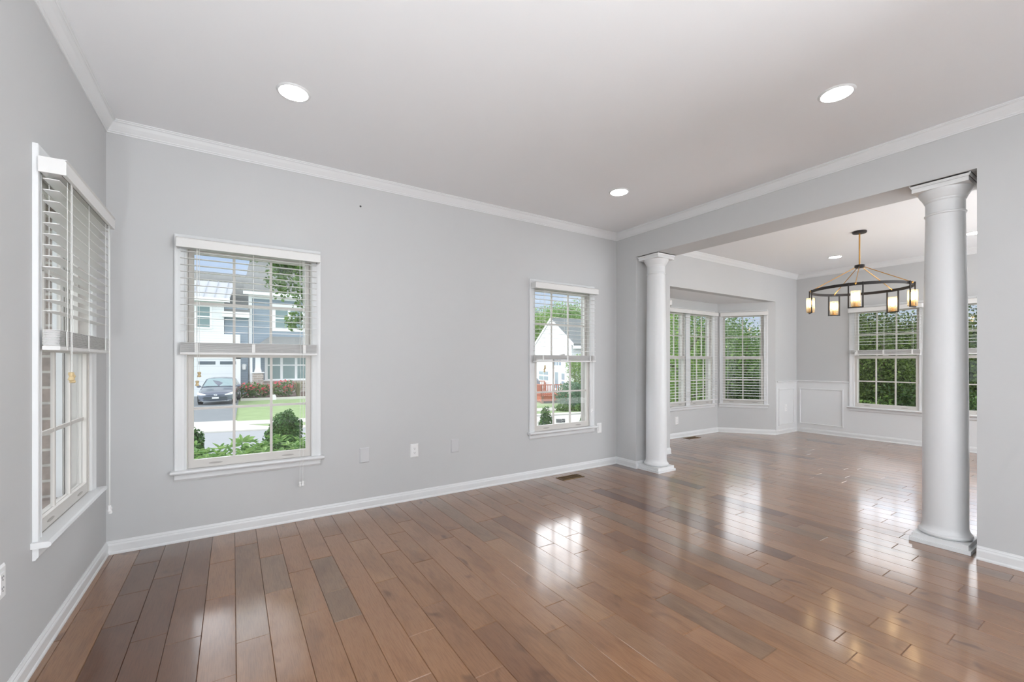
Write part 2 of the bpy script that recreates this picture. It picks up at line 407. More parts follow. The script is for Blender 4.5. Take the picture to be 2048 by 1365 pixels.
# ---- floor boards: one floor, each board with its own tone
JOINTS = {-4: [2.66, 2.99, 3.39], -3: [3.11], -2: [2.36, 2.89], -1: [2.69, 3.16], 0: [2.21, 3.37], 1: [2.6, 3.09], 2: [2.78, 3.36], 3: [2.14, 2.44, 2.89], 4: [1.59, 3.22], 5: [1.85, 2.4, 3.04], 6: [1.47, 2.04, 2.74], 7: [1.74, 2.51, 3.02], 8: [1.94, 3.21], 9: [1.54, 2.74], 10: [1.71, 2.86], 11: [1.48, 2.55], 12: [1.76, 2.89], 13: [1.2, 2.28], 14: [0.93, 1.46, 2.08, 3.5], 15: [1.23, 1.67, 2.32, 3.1], 16: [1.4, 1.94, 2.64], 17: [0.82, 2.21, 2.92], 18: [0.63, 1.09, 2.48, 3.13], 19: [0.78, 1.21, 2.65], 20: [1.02, 1.35, 1.73], 21: [1.48, 1.87, 2.15], 22: [0.5, 1.31, 2.31], 23: [0.77, 1.51, 1.87], 24: [0.92, 2.07], 25: [1.14, 1.56, 2.48], 26: [1.33, 1.92, 2.19], 27: [1.53, 2.73], 28: [1.7], 29: [1.26, 2.5], 30: [1.79, 2.17], 31: [1.54, 2.38], 32: [1.23, 1.91], 33: [1.42, 2.3, 2.98], 34: [1.71, 2.65], 35: [1.41], 37: [1.45]}
TONES = {(3, 2): .80, (3, 1): .78, (0, 1): .72, (1, 1): .8, (6, 1): .36, (2, 1): .6, (-2, 0): .05, (-3, 0): .03, (-4, 0): .02, (-4, 1): .06, (-3, 1): .08, (-5, 0): .02, (-2, 1): .1, (-2, 2): .12, (-4, 2): .05, (-4, 3): .04, (-1, 0): .3, (-1, 1): .4, (-1, 2): .5, (0, 2): .5, (1, 0): .55, (1, 2): .45, (2, 0): .5, (2, 2): .5, (3, 0): .5, (3, 3): .55, (0, 0): .45, (5, 1): .5, (7, 1): .42, (9, 1): .55, (9, 0): .40}
PW, PX0 = .1284, .0117
def build_floor():
    fl = MB(); r = random.Random(11)
    for c in range(-6, 66):
        x0 = PX0 + c * PW; x1 = x0 + PW
        if x0 > XD + .02 or x1 < XB: continue
        y0, y1 = YR, YA + .02
        if x1 > 4.75 and x0 < 7.7: y1 = 4.42
        js = list(JOINTS.get(c, []))
        top = max(js) if js else r.uniform(2.2, 3.2)
        if not js: js = [top]
        y = max(js)
        while y1 - y > 1.25:
            y += r.uniform(.45, 1.0); js.append(y)
        y = min(js)
        while y - y0 > .5:
            y -= r.uniform(.45, 1.15)
            if y > y0 + .1: js.append(y)
        ys = [y0] + sorted(j for j in js if y0 < j < y1 - .08) + [y1]
        near = sorted(JOINTS.get(c, []))
        for a, b in zip(ys, ys[1:]):
            t = r.choice([r.uniform(.2, .75), r.uniform(.3, .65), r.uniform(.3, .65), r.uniform(.0, 1.0)])
            if near:
                idx = sum(1 for j in near if j < (a + b) / 2)
                t = TONES.get((c, idx), t)
            fl.t = t
            lo, hi = max(x0, XB - .02), min(x1, XD + .02)
            e = .0020; d = .0030
            fl.add([(lo, a, -d), (hi, a, -d), (hi, b, -d), (lo, b, -d), (lo + e, a + e * 1.4, 0), (hi - e, a + e * 1.4, 0), (hi - e, b - e * 1.4, 0), (lo + e, b - e * 1.4, 0)],
                   [(4, 5, 6, 7), (0, 1, 5, 4), (1, 2, 6, 5), (2, 3, 7, 6), (3, 0, 4, 7)])
    return fl.build('floor', M_FLOOR)
tag(build_floor(), kind='structure')

# ---- mouldings that follow the walls
def sweep(path, prof, names, material, z=0.0):
    """prof: closed list of (distance into the room, height); the room lies to the right of the path"""
    n = len(path); P = [Vector(p) for p in path]; off = []
    for i in range(n):
        ds = []
        if i > 0: ds.append((P[i] - P[i - 1]).normalized())
        if i < n - 1: ds.append((P[i + 1] - P[i]).normalized())
        ns = [Vector((d.y, -d.x)) for d in ds]
        if len(ns) == 1: off.append(ns[0])
        else:
            m = (ns[0] + ns[1]); off.append(m / (1 + ns[0].dot(ns[1])))
    k = len(prof)
    objs = {}
    for i in range(n - 1):
        nm = names[i]
        if nm is None: continue
        mb = objs.setdefault(nm, MB())
        vs = [(P[j].x + off[j].x * d, P[j].y + off[j].y * d, z + h) for j in (i, i + 1) for d, h in prof]
        fs = [(a, (a + 1) % k, k + (a + 1) % k, k + a) for a in range(k)] + [tuple(range(k))[::-1], tuple(range(k, 2 * k))]
        mb.add(vs, fs)
    for nm, mb in objs.items(): tag(mb.build(nm, material), kind='structure')
BASEP = [(0, 0), (.017, 0), (.017, .008), (.0145, .014), (.0125, .017), (.0125, .056), (.0105, .062), (.008, .066), (.008, .071), (.0045, .078), (.003, .083), (0, .083)]
sweep([(XB, YR), (XB, YA), (XC, YA), (XC, YE), (XC2, YE), (XC2, YA), BAY[0], BAY[1], BAY[2], BAY[3], (XD, YA), (XD, YS), (XC2, YS), (XC2, YW)], BASEP,
      ['baseboard_left', 'baseboard_back', 'baseboard_partition', 'baseboard_partition', 'baseboard_partition', 'baseboard_dining_back', 'baseboard_bay', 'baseboard_bay', 'baseboard_bay', 'baseboard_dining_back', 'baseboard_far', 'baseboard_dining_rear', 'baseboard_right'], M_TRIM)
sweep([(XC, YW), (XC, YR), (XB, YR)], BASEP, ['baseboard_right', 'baseboard_rear'], M_TRIM)
CROWNP = [(0, 0), (.006, 0), (.007, .008), (.011, .011), (.012, .017), (.019, .026), (.031, .042), (.040, .058), (.044, .062), (.048, .063), (.050, .069), (.055, .071), (.055, .0775), (0, .0775)]
sweep([(XC, YR), (XB, YR), (XB, YA), (XC, YA), (XC, YR)], CROWNP, ['trim_4', 'trim_1', 'trim_2', 'trim_3'], M_TRIM, z=H - .0775)
sweep([(XC2, YS), (XC2, YA), (XD, YA), (XD, YS), (XC2, YS)], CROWNP, ['trim_5', 'trim_6', 'trim_7', 'trim_8'], M_TRIM, z=H - .0775)
# wainscot: white panel below a chair rail, with applied picture frame mouldings
RAILP = [(0, 0), (.010, 0), (.012, .006), (.010, .012), (.014, .020), (.022, .026), (.026, .032), (.024, .038), (.012, .042), (0, .042)]
D1, D2 = 2.44, 1.22
sweep([(7.625, YA), (XD, YA), (XD, D1 + .456)], RAILP, ['trim_9', 'trim_10'], M_TRIM, z=.853)
sweep([(XD, D2 - .456), (XD, YS)], RAILP, ['trim_17'], M_TRIM, z=.853)
w = MB(); w.box(7.61, YA - .004, .08, XD, YA + .001, .856); tag(w.build('trim_11', M_TRIM), kind='structure')
w = Placed(XD, 0, -math.pi / 2); wall_grid(w, -YA, -YS, .08, .856, .005, [(-D1 - .38, -D1 + .38, .44, .9), (-D2 - .38, -D2 + .38, .44, .9)], y0=-.004); tag(w.build('trim_12', M_TRIM), kind='structure')
PIC = [(0, 0), (.0, .006), (.004, .011), (.010, .012), (.016, .009), (.022, .010), (.024, .004), (.024, 0)]
w = Placed(0, YA - .004, 0); w.frame(PIC, 7.72, 8.20, .165, .742, legs=False); tag(w.build('trim_13', M_TRIM), kind='structure')
w = Placed(XD - .004, 0, -math.pi / 2); w.frame(PIC, -3.605, -2.995, .165, .742, legs=False); tag(w.build('trim_14', M_TRIM), kind='structure')
w = Placed(XD - .004, 0, -math.pi / 2); w.frame(PIC, -.70, .9, .165, .742, legs=False); tag(w.build('trim_15', M_TRIM), kind='structure')
# little end casing where the white panel meets the bay
w = MB(); w.box(7.603, YA - .012, .08, 7.625, YA, .895); tag(w.build('trim_16', M_TRIM), kind='structure')

# ------------------------------------------------------------------ windows
CASP = [(0, 0), (0, .009), (.006, .012), (.014, .010), (.030, .012), (.044, .016), (.052, .0175), (.060, .018), (.066, .016), (.066, 0)]
def make_window(idx, loc, ang, hw=.388, dz=0.0, cols=3, units=(0.0,), cas=.066, brick=False, horn=.02, stoolx=None):
    """double hung window; local x along the wall, y outwards, z up. units: centres of the mulled frames"""
    t = empty('window_%d' % idx, (loc[0], loc[1], 0), ang); tag(t, kind='structure')
    x0, x1 = units[0] - hw, units[-1] + hw
    zs, zt = .485 + dz, 2.012 + dz
    sc = cas / .066
    m = MB(); m.frame([(u * sc, v) for u, v in CASP], x0, x1, zs, zt)
    for a, b in zip(units, units[1:]): m.box(a + hw, -.014, zs, b - hw, .0, zt)
    m.build('casing', M_TRIM, t)
    m = MB()
    sx0, sx1 = stoolx or (x0 - cas - horn, x1 + cas + horn)
    m.prism([(-.056, zs - .020), (-.060, zs - .012), (-.056, zs - .003), (-.048, zs), (.0, zs), (.0, zs - .024), (-.048, zs - .024)], 'x', sx0, sx1)
    m.build('sill', M_TRIM, t)
    m = MB(); m.prism([(-.018, zs - .024), (-.018, zs - .062), (-.012, zs - .070), (-.008, zs - .076), (0, zs - .076), (0, zs - .024)], 'x', x0 - cas, x1 + cas)
    m.build('apron', M_TRIM, t)
    m = MB()
    for u in units:
        for sx in (-1, 1):
            m.box(u + sx * hw, .0, zs - .02, u + sx * (hw - .006), .10, zt)
        m.box(u - hw, 0, zt - .006, u + hw, .10, zt); m.box(u - hw, .0, zs - .024, u + hw, .11, zs - .002)
        for sx in (-1, 1):                                            # exterior frame with its grooves
            for q in range(4):
                m.box(u + sx * hw, .078 + q * .009, zs, u + sx * (hw - .018 - .003 * q), .083 + q * .009, zt)
    m.build('jamb', M_SASH, t)
    gh = hw - .038
    for u in units:
        def sash(nm, y, za, zb, br, tr, horiz):
            s = MB()
            s.box(u - hw + .007, y, za, u - gh, y + .03, zb); s.box(u + gh, y, za, u + hw - .007, y + .03, zb)
            s.box(u - gh, y, za, u + gh, y + .03, za + br); s.box(u - gh, y, zb - tr, u + gh, y + .03, zb)
            o = s.build(nm, M_SASH, t)
            g = MB(); g.box(u - gh, y + .016, za + br, u + gh, y + .020, zb - tr); g.build('glass', M_GLASS, o)
            mu = MB()
            for c in range(1, cols):
                x = u - gh + 2 * gh * c / cols; mu.box(x - .0085, y + .011, za + br, x + .0085, y + .025, zb - tr)
            mu.box(u - gh, y + .0117, horiz - .0085, u + gh, y + .0243, horiz + .0085)
            mu.build('muntin', M_SASH, o)
            return o
        lo = sash('lower_sash', .004, zs + .001, 1.287 + dz, .056, .04, .893 + dz)
        up = sash('upper_sash', .038, 1.25 + dz, zt - .006, .04, .042, 1.625 + dz)
        for sx in (-1, 1):                                            # finger lifts in the bottom rail
            l = MB(); x = u + sx * .225 * hw / .388; n = 14
            l.prism([(x + .042 * math.cos(2 * math.pi * k / n), zs + .026 + .0065 * math.sin(2 * math.pi * k / n)) for k in range(n)], 'y', .0015, .006)
            l.build('sash_lift', M_SLOT, lo)
        lk = MB(); lk.box(u - .03, -.0, 1.287 + dz, u + .03, .03, 1.297 + dz); lk.box(u - .006, -.006, 1.297 + dz, u + .025, .012, 1.303 + dz); lk.build('sash_lock', M_SASH, lo)
    if brick:
        for sx in (-1, 1):
            m = MB(); m.box(sx * .365, .10, .49, sx * .342, .122, 2.0); m.box(sx * .368, .115, .49, sx * .352, .14, 2.0)
            m.build('brick_mould', M_TRIM, t)
    return t
make_window(1, (XB, 2.92), math.pi / 2, hw=.375, dz=.012, brick=True)
make_window(2, (.125, YA), 0)
make_window(3, (3.034, YA), 0)
o, ang, ln = seg(BAY[0], BAY[1])
BHW = .31
make_window(4, (BAY[0][0] + .51 * math.cos(ang), BAY[0][1] + .51 * math.sin(ang)), ang, hw=.285, dz=DB, cols=2, cas=.06, horn=.0)
make_window(5, (6.23, 4.37), 0, hw=.315, dz=DB, cols=3, units=(-.37, .37), cas=.055, horn=.0)
o3, ang3, ln3 = seg(BAY[2], BAY[3])
make_window(6, (BAY[2][0] + .395 * math.cos(ang3), BAY[2][1] + .395 * math.sin(ang3)), ang3, hw=.31, dz=DB, cols=2, cas=.058, horn=.01)
make_window(7, (XD, D1), -math.pi / 2, dz=DB)
make_window(8, (XD, D2), -math.pi / 2, dz=DB)

# ------------------------------------------------------------------ blinds
def make_blind(loc, ang, label, bottom, hw=.418, dz=0.0, val=True, tilt=.05, ladders=(-.33, 0, .33), white=None, wood=None, group=None, cx=0.0, vw=None, proj=.10):
    """2 inch slat blind hung in front of a window; bottom = underside of the bottom rail"""
    t = empty('window_blind', (loc[0], loc[1], 0), ang); tag(t, label, 'blind', group)
    zt = 1.975 + dz
    if val:
        m = MB(); v = vw or (hw + .02)
        z0, z1 = zt + .001, zt + .064
        m.prism([(-proj, z0), (-proj, z1 - .010), (-proj + .004, z1 - .004), (-proj - .003, z1), (-proj + .014, z1), (-proj + .014, z0)], 'x', cx - v, cx + v)
        for sx in (-1, 1): m.box(cx + sx * v, -proj + .014, z0, cx + sx * (v - .012), -.019, z1 - .001)
        m.build('valance', M_BLIND, t)
    m = MB(); m.box(cx - hw, -.080, zt + .004, cx + hw, -.022, zt + .045); m.build('headrail', M_BLIND, t)
    yc = -.052; pitch = .0445
    zlow = .548 + dz if bottom is None else bottom
    total = 31
    n_hang = min(total, int((zt - .03 - (zlow + .02)) / pitch))
    n_stack = max(0, int((total - n_hang) * .9)) if bottom is not None else 0
    sh = .0044
    ztop_stack = zlow + .018 + n_stack * sh
    n_hang = int((zt - .018 - ztop_stack) / pitch)
    m = MB(); R = Matrix.Rotation(tilt, 4, 'X')
    def slat(z, R, dy=0):
        # gently crowned slat: three facets across
        prof = [(-.0245, 0), (-.009, .0012), (.009, .0012), (.0245, 0), (.0245, -.0022), (-.0245, -.0022)]
        pr = []
        for a, b in prof:
            q = R @ Vector((0, a, b)); pr.append((yc + dy + q.y, z + q.z))
        m.prism(pr, 'x', cx - hw, cx + hw)
    for k in range(n_hang): slat(zt - .018 - k * pitch, R)
    m.build('slats', M_BLIND, t)
    if n_stack:
        m = MB(); I = Matrix.Identity(4); q = random.Random(int(abs(loc[0] * 100)))
        for k in range(n_stack): slat(zlow + .0205 + k * sh, I, q.uniform(-.002, .002))
        m.build('slat_stack', M_BLIND, t)
    m = MB(); m.prism([(yc - .026, zlow + .002), (yc - .026, zlow + .015), (yc - .023, zlow + .0172), (yc + .023, zlow + .0172), (yc + .026, zlow + .015), (yc + .026, zlow + .002), (yc + .023, zlow), (yc - .023, zlow)], 'x', cx - hw, cx + hw)
    m.build('bottom_rail', M_BLIND, t)
    for x in ladders:
        m = MB()
        for dy in (-.0275, .0275): m.tube([(cx + x, yc + dy, zt + .006), (cx + x, yc + dy, zlow + .004)], .0011, 5)
        m.build('ladder_cord', M_CORD, t)
        if n_stack:
            b = MB(); b.box(cx + x - .010, yc - .0285, zlow + .016, cx + x + .010, yc - .026, ztop_stack - .006); b.build('ladder_loop', M_CORD, t)
    if white is not None:
        for k, (x, z) in enumerate(white):
            m = MB(); m.tube([(cx + x, -.088, zt + .003), (cx + x + .002, -.090, (zt + z) / 2), (cx + x, -.090, z)], .0016, 6)
            c = m.build('lift_cord', M_CORD, t)
            b = MB(); b.lathe([(.0025, .014), (.008, .012), (.009, .004), (.006, -.004), (.009, -.014), (.0095, -.02), (.007, -.024)], 12, (cx + x, -.090, z)); b.build('tassel', M_PLATE, c)
    if wood is not None:
        for x, z in wood:
            m = MB(); m.tube([(cx + x, -.088, zt + .003), (cx + x, -.088, z)], .0013, 6); c = m.build('tilt_cord', M_CORD, t)
            b = MB(); b.lathe([(.003, .016), (.0095, .014), (.0105, .006), (.0065, -.002), (.0105, -.012), (.011, -.018), (.007, -.021)], 12, (cx + x, -.088, z)); b.build('tassel', M_WOOD, c)
    return t
make_blind((XB, 2.90), math.pi / 2, 'half-raised white slat blind on the left wall window, its long cords hanging below the sill', 1.264, white=[(.352, .40), (.372, .385)], wood=[(-.317, 1.156), (-.300, 1.145)], tilt=0.0, hw=.415, vw=.433)
make_blind((.125, YA), 0, 'half-raised white slat blind above the window showing the parked car', 1.264, white=[(.298, .305), (.318, .308)], wood=[(-.314, 1.133), (-.325, 1.074)])
make_blind((3.034, YA), 0, 'half-raised white slat blind on the window left of the column, above the red deck view', 1.212, white=[(.338, .67), (.352, .69)], wood=[(-.320, 1.129), (-.312, 1.165)])
make_blind((BAY[0][0] + .51 * math.cos(ang), BAY[0][1] + .51 * math.sin(ang)), ang, 'fully lowered white slat blind on the near angled side of the bay behind the column', None, hw=.30, dz=DB, ladders=(-.22, .22), proj=.085)
make_blind((6.23, 4.37), 0, 'fully lowered white slat blind on the left half of the middle bay window', None, hw=.355, dz=DB, ladders=(-.25, .25), cx=-.37, vw=.369, proj=.085)
make_blind((6.23, 4.37), 0, 'fully lowered white slat blind on the right half of the middle bay window', None, hw=.355, dz=DB, ladders=(-.25, .25), cx=.37, vw=.369, proj=.085)
make_blind((BAY[2][0] + .395 * math.cos(ang3), BAY[2][1] + .395 * math.sin(ang3)), ang3, 'fully lowered white slat blind on the right angled bay window, beside the white panelling', None, hw=.335, dz=DB, ladders=(-.24, .24), vw=.36, proj=.085)
make_blind((XD, D1), -math.pi / 2, 'half-raised white slat blind on the far wall window behind the chandelier', 1.318, dz=DB, white=[(-.35, 1.35), (-.345, 1.36)], tilt=.057)
make_blind((XD, D2), -math.pi / 2, 'white slat blind glimpsed between the near column and the wall end', 1.318, dz=DB, tilt=.057)

# ------------------------------------------------------------------ columns
def make_column(x, y, label):
    t = empty('column', (x, y, 0)); tag(t, label, 'column', None)
    top = BEAM - .001
    m = MB(); m.box(-.1475, -.1475, 0, .1475, .1475, .024); m.box(-.135, -.135, .024, .135, .135, .056); m.build('plinth', M_TRIM, t)
    m = MB(); m.lathe([(.118, .056), (.129, .060), (.134, .070), (.131, .082), (.123, .088), (.121, .094), (.117, .102), (.1135, .116), (.1125, .13)], 48)
    m.build('base', M_TRIM, t)
    m = MB(); prof = []
    for k in range(13):
        z = .13 + (top - .215 - .13) * k / 12; u = k / 12
        prof.append((.1125 - .0155 * max(0, (u - .25) / .75) ** 1.6, z))
    m.lathe(prof, 48); m.build('shaft', M_TRIM, t)
    m = MB(); z = top
    m.lathe([(.097, z - .215), (.103, z - .212), (.104, z - .203), (.099, z - .199), (.0975, z - .195), (.0975, z - .125), (.101, z - .122), (.104, z - .116), (.104, z - .110), (.108, z - .106), (.112, z - .096), (.124, z - .076), (.131, z - .062), (.133, z - .050)], 48)
    m.box(-.136, -.136, z - .050, .136, .136, z - .022)
    m.prism([(-.139, z - .022), (.139, z - .022), (.1465, z - .006), (.1465, z), (-.1465, z), (-.1465, z - .006)], 'y', -.139, .139)
    m.prism([(-.139, z - .022), (.139, z - .022), (.1465, z - .006), (.1465, z), (-.1465, z), (-.1465, z - .006)], 'x', -.139, .139)
    m.box(-.1465, -.1465, z - .007, .1465, .1465, z)
    m.build('capital', M_TRIM, t)
    return t
make_column(4.022, 3.2205, 'white round column at the far left end of the wide opening, beside the window wall')
make_column(4.024, .861, 'white round column standing close to the camera at the right end of the opening')

# ------------------------------------------------------------------ ceiling lights
def make_can():
    t = empty('ceiling_light', (0, 0, 0))
    m = MB(); m.lathe([(.0745, -.0065), (.077, -.0075), (.087, -.003), (.089, 0)], 40, cap=False); m.lathe([(.089, 0), (.0745, -.0005), (.0745, -.0065)], 40, cap=False); m.build('trim_ring', M_TRIM, t)
    m = MB(); m.lathe([(.074, -.001), (.074, -.0065), (.05, -.0075), (.0, -.008)], 40, cap=False); m.build('lens', M_LENS, t)
    return t
can = make_can()
CANS = [((.289, 2.72), 'round recessed ceiling light at the left, above the car view window'), ((2.906, 2.73), 'small round ceiling light near the far corner of the front room ceiling'),
        ((2.877, 1.06), 'bright round ceiling light at the upper right, over the near column'), ((7.33, 2.72), 'tiny ceiling light left of the chandelier rod in the dining room'), ((7.34, 1.32), 'sliver of a ceiling light seen between the near column and the wall end')]
for i, (p, lab) in enumerate(CANS):
    o = can if i == 0 else copy_tree(can)
    o.location = (p[0], p[1], H - .0005); tag(o, lab, 'ceiling light', 'recessed ceiling lights')

# ------------------------------------------------------------------ chandelier
def make_chandelier(x, y):
    t = empty('chandelier', (x, y, H)); tag(t, 'black ring chandelier with five glass lanterns hanging on a brass rod', 'chandelier')
    m = MB(); m.lathe([(.02, -.026), (.064, -.024), (.068, -.020), (.068, -.0008), (.0, -.0008)], 32); m.build('canopy', M_BLACK, t)
    m = MB(); m.tube([(0, 0, -.024), (0, 0, -.40)], .0075, 12); m.build('rod', M_BRASS, t)
    m = MB(); m.lathe([(.0, -.392), (.046, -.394), (.048, -.398), (.048, -.424), (.040, -.428), (.0, -.43)], 28); m.build('hub', M_BLACK, t)
    R = .465; zr = 2.065 - H
    m = MB(); n = 72
    m.lathe([(R, -.016 + zr), (R + .008, -.016 + zr), (R + .008, .016 + zr), (R, .016 + zr), (R, -.016 + zr)], n, cap=False); m.build('ring', M_BLACK, t)
    a0 = math.atan2(-y, -x) - math.radians(4)                  # nearest lantern turns a little to the left
    for k in range(5):
        a = a0 + 2 * math.pi * k / 5
        rad = Vector((math.cos(a), math.sin(a), 0)); tan = Vector((-math.sin(a), math.cos(a), 0))
        m = MB(); m.tube([rad * .042 + Vector((0, 0, -.42)), rad * (R + .002) + Vector((0, 0, zr + .012))], .0042, 8)
        b = m; b.ball(tuple(rad * (R + .010) + Vector((0, 0, zr + .006))), .012, .012, .012, 10, 6); b.build('stay_rod', M_BRASS, t)
        # lantern: two uprights, foot bar, glass cylinder, socket and bulb
        c = rad * (R + .013); M4 = Matrix(((tan.x, rad.x, 0, c.x), (tan.y, rad.y, 0, c.y), (0, 0, 1, zr), (0, 0, 0, 1)))
        f = MB(); top, bot = .016, -.262
        for sx in (-1, 1): f.obox(M4 @ Matrix.Translation((sx * .062, .0, (top + bot) / 2)), .0065, .0055, (top - bot) / 2)
        f.obox(M4 @ Matrix.Translation((0, 0, bot + .006)), .068, .0075, .006)
        fr = f.build('lantern_frame', M_BLACK, t)
        g = MB(); p = M4 @ Vector((0, 0, 0))
        g.lathe([(.043, -.250), (.043, -.078), (.0405, -.078), (.0405, -.247), (.043, -.250)], 28, tuple(p), cap=False); g.build('glass_shade', M_CLEAR, fr)
        g = MB(); g.lathe([(.034, -.251), (.034, -.244), (.018, -.242), (.018, -.19), (.012, -.186), (.0, -.186)], 20, tuple(p)); g.build('socket', M_BRASS, fr)
        g = MB(); g.lathe([(.0, -.19), (.010, -.188), (.014, -.172), (.022, -.150), (.025, -.132), (.022, -.114), (.012, -.102), (.0, -.099)], 20, tuple(p), cap=False); g.build('bulb', M_BULB, fr)
    return t
make_chandelier(6.14, 2.035)

# ------------------------------------------------------------------ wall plates, registers, screw
def outlet(loc, ang, label, style='outlet', w=.074, h=.118, m=None):
    m = m or M_PLATE
    t = empty('wall_outlet' if style == 'outlet' else ('light_switch' if style == 'switch' else 'blank_plate'), loc, ang)
    tag(t, label, {'outlet': 'outlet', 'switch': 'switch', 'blank': 'cover plate'}[style])
    p = MB(); a, b = w / 2, h / 2
    for (i, d0, d1) in ((0, 0, -.003), (.004, -.003, -.006)):
        p.add([(-a + i, d0, -b + i), (a - i, d0, -b + i), (a - i, d0, b - i), (-a + i, d0, b - i), (-a + i + .003, d1, -b + i + .003), (a - i - .003, d1, -b + i + .003), (a - i - .003, d1, b - i - .003), (-a + i + .003, d1, b - i - .003)],
              [(4, 5, 6, 7), (0, 1, 5, 4), (1, 2, 6, 5), (2, 3, 7, 6), (3, 0, 4, 7)])
    p.build('cover', m, t)
    if style == 'outlet':
        q = MB(); q.box(-.0165, -.0085, -.034, .0165, -.006, .034); r = q.build('receptacle', m, t)
        for z in (-.019, .019):
            s = MB(); s.box(-.0075, -.0092, z - .002, -.0055, -.0084, z + .006); s.box(.0055, -.0092, z - .001, .0075, -.0084, z + .005)
            s.prism([(.0028 * math.cos(k), z - .008 + .0028 * math.sin(k)) for k in (0, 1.05, 2.1, 3.14, 4.2, 5.24)], 'y', -.0092, -.0084); s.build('socket_slots', M_DARK, r)
    elif style == 'switch':
        q = MB(); q.box(-.0165, -.009, -.034, .0165, -.006, .034); q.build('rocker', m, t)
    else:
        for z in (-.042, .042):
            q = MB(); q.ball((0, -.006, z), .003, .0012, .003, 8, 4); q.build('screw', m, t)
    return t
M_PAINTED = mat('painted-over plate', srgb(205, 205, 207), .45, spec=.3)
outlet((.916, YA, .443), 0, 'grey painted blank wall plate right of the car view window', 'blank', w=.082, h=.125, m=M_PAINTED)
outlet((1.346, YA, .434), 0, 'white double outlet between two grey painted plates on the long wall')
outlet((1.737, YA, .436), 0, 'grey painted blank wall plate right of the white outlet', 'blank', w=.082, h=.125, m=M_PAINTED)
outlet((3.578, YA, .447), 0, 'white wall plate tucked under the right end of the sill near the column', 'switch')
outlet((XB, 2.19, .457), math.pi / 2, 'white outlet low on the left wall, at the left edge of the photo')
outlet((5.955, 4.37, .275), 0, 'white outlet under the middle bay window', 'outlet', w=.078, h=.125)
outlet((7.94, YA - .004, .428), 0, 'white outlet inside the small white wainscot panel', 'outlet')
m = MB(); m.lathe([(.0, 0), (.007, .001), (.008, .003), (.004, .005), (.0, .0055)], 12)
o = m.build('wall_screw', M_DARK, None, loc=(.884, YA, 2.498)); o.rotation_euler = (math.pi / 2, 0, 0); tag(o, 'small dark screw left high on the long grey wall', 'screw')
def register(cx, cy, w, d, ang, label, nsl):
    t = empty('floor_register', (cx, cy, 0), ang); tag(t, label, 'floor vent')
    m = MB(); b = .014
    m.box(-w / 2, -d / 2, 0, w / 2, -d / 2 + b, .004); m.box(-w / 2, d / 2 - b, 0, w / 2, d / 2, .004); m.box(-w / 2, -d / 2, 0, -w / 2 + b, d / 2, .004); m.box(w / 2 - b, -d / 2, 0, w / 2, d / 2, .004)
    m.build('frame', M_BRONZE, t)
    m = MB(); m.box(-w / 2 + b, -d / 2 + b, .0002, w / 2 - b, d / 2 - b, .0009); m.build('duct', M_RUST, t)
    m = MB()
    for k in range(nsl):
        x = -w / 2 + b + (w - 2 * b) * (k + .5) / nsl; m.box(x - .0022, -d / 2 + b, .001, x + .0022, d / 2 - b, .0032)
    m.box(-w / 2 + b, -.003, .001, w / 2 - b, .003, .0034)
    m.build('louvers', M_BRONZE, t)
register(2.985, 3.492, .29, .125, 0, 'brass floor vent under the window beside the far column', 22)
register(6.17, 4.245, .30, .12, 0, 'dark floor vent at the foot of the bay window', 22)

# ================================================================== outside
CA, SA = math.cos(YAW), math.sin(YAW)
def ray(px, py):
    u, v = (px - 1024) / FPX, (724.5 - py) / FPX
    return Vector((SA + CA * u, CA - SA * u, v))
def at(px, py, Y):                                   # point of the facade plane Y = const
    d = ray(px, py); t = Y / d.y; return Vector((d.x * t, Y, CAMZ + d.z * t))
def gp(px, py, z=-1.2):                              # point of the ground
    d = ray(px, py); t = (z - CAMZ) / d.z; return Vector((d.x * t, d.y * t, z))
def dp(px, py, dep):                                 # point at a distance in front
    d = ray(px, py); return Vector((0, 0, CAMZ)) + d * dep
G = -1.2
M_GRASS = mat('lawn grass', srgb(144, 166, 116), .9, noise=.22, nscale=1.6, bump=.5, bscale=25)
M_ASPH = mat('asphalt', srgb(128, 134, 138), .9, noise=.08, nscale=3)
M_STREET = mat('pale street asphalt', srgb(160, 164, 168), .9, noise=.05, nscale=2)
M_CONC = mat('pale concrete', srgb(208, 206, 198), .9, noise=.04, nscale=3)
M_MULCH = mat('brown mulch', srgb(110, 92, 82), .95, noise=.3, nscale=9)
def slab(name, pts, z0, z1, m):
    b = MB(); b.prism(pts, 'z', z0, z1); return tag(b.build(name, m), kind='structure')
def sY(s, x): return s - .2 * x
def strip(name, s0, s1, xa, xb, z1, m, z0=-1.35): return slab(name, [(xa, sY(s0, xa)), (xb, sY(s0, xb)), (xb, sY(s1, xb)), (xa, sY(s1, xa))], z0, z1, m)
slab('front_lawn', [(-60, -40), (90, -40), (90, 110), (-60, 110)], -1.6, G, M_GRASS)
slab('bounce_slab', [(-4.5, -1), (-.96, -1), (-.96, 4.4), (-4.5, 4.4)], -1.5, -.35, M_CONC)  # unseen pale slab, added to bounce light up onto the left blind's slats
strip('street', 11.6, 17.75, -30, 34, G + .006, M_STREET)
slab('street_apron', [(6.5, 10.9), (17, 9.2), (17, 14.15), (6.5, 16.3)], -1.35, G + .02, M_CONC)
strip('kerb', 17.75, 18.3, -30, 34, G + .05, M_CONC)
strip('sidewalk', 19.5, 20.7, -30, 20, G + .03, M_CONC)
slab('driveway_apron', [(-5.6, sY(18.25, -5.6)), (1.25, sY(18.25, 1.25)), (.30, sY(19.5, .3)), (.12, sY(20.75, .1)), (-4.7, sY(20.75, -4.7))], -1.35, G + .055, M_CONC)
slab('driveway', [(-4.7, sY(20.7, -4.7)), (.08, sY(20.7, .08)), (.42, 37.2), (-4.7, 37.2)], -1.35, G + .035, M_ASPH)
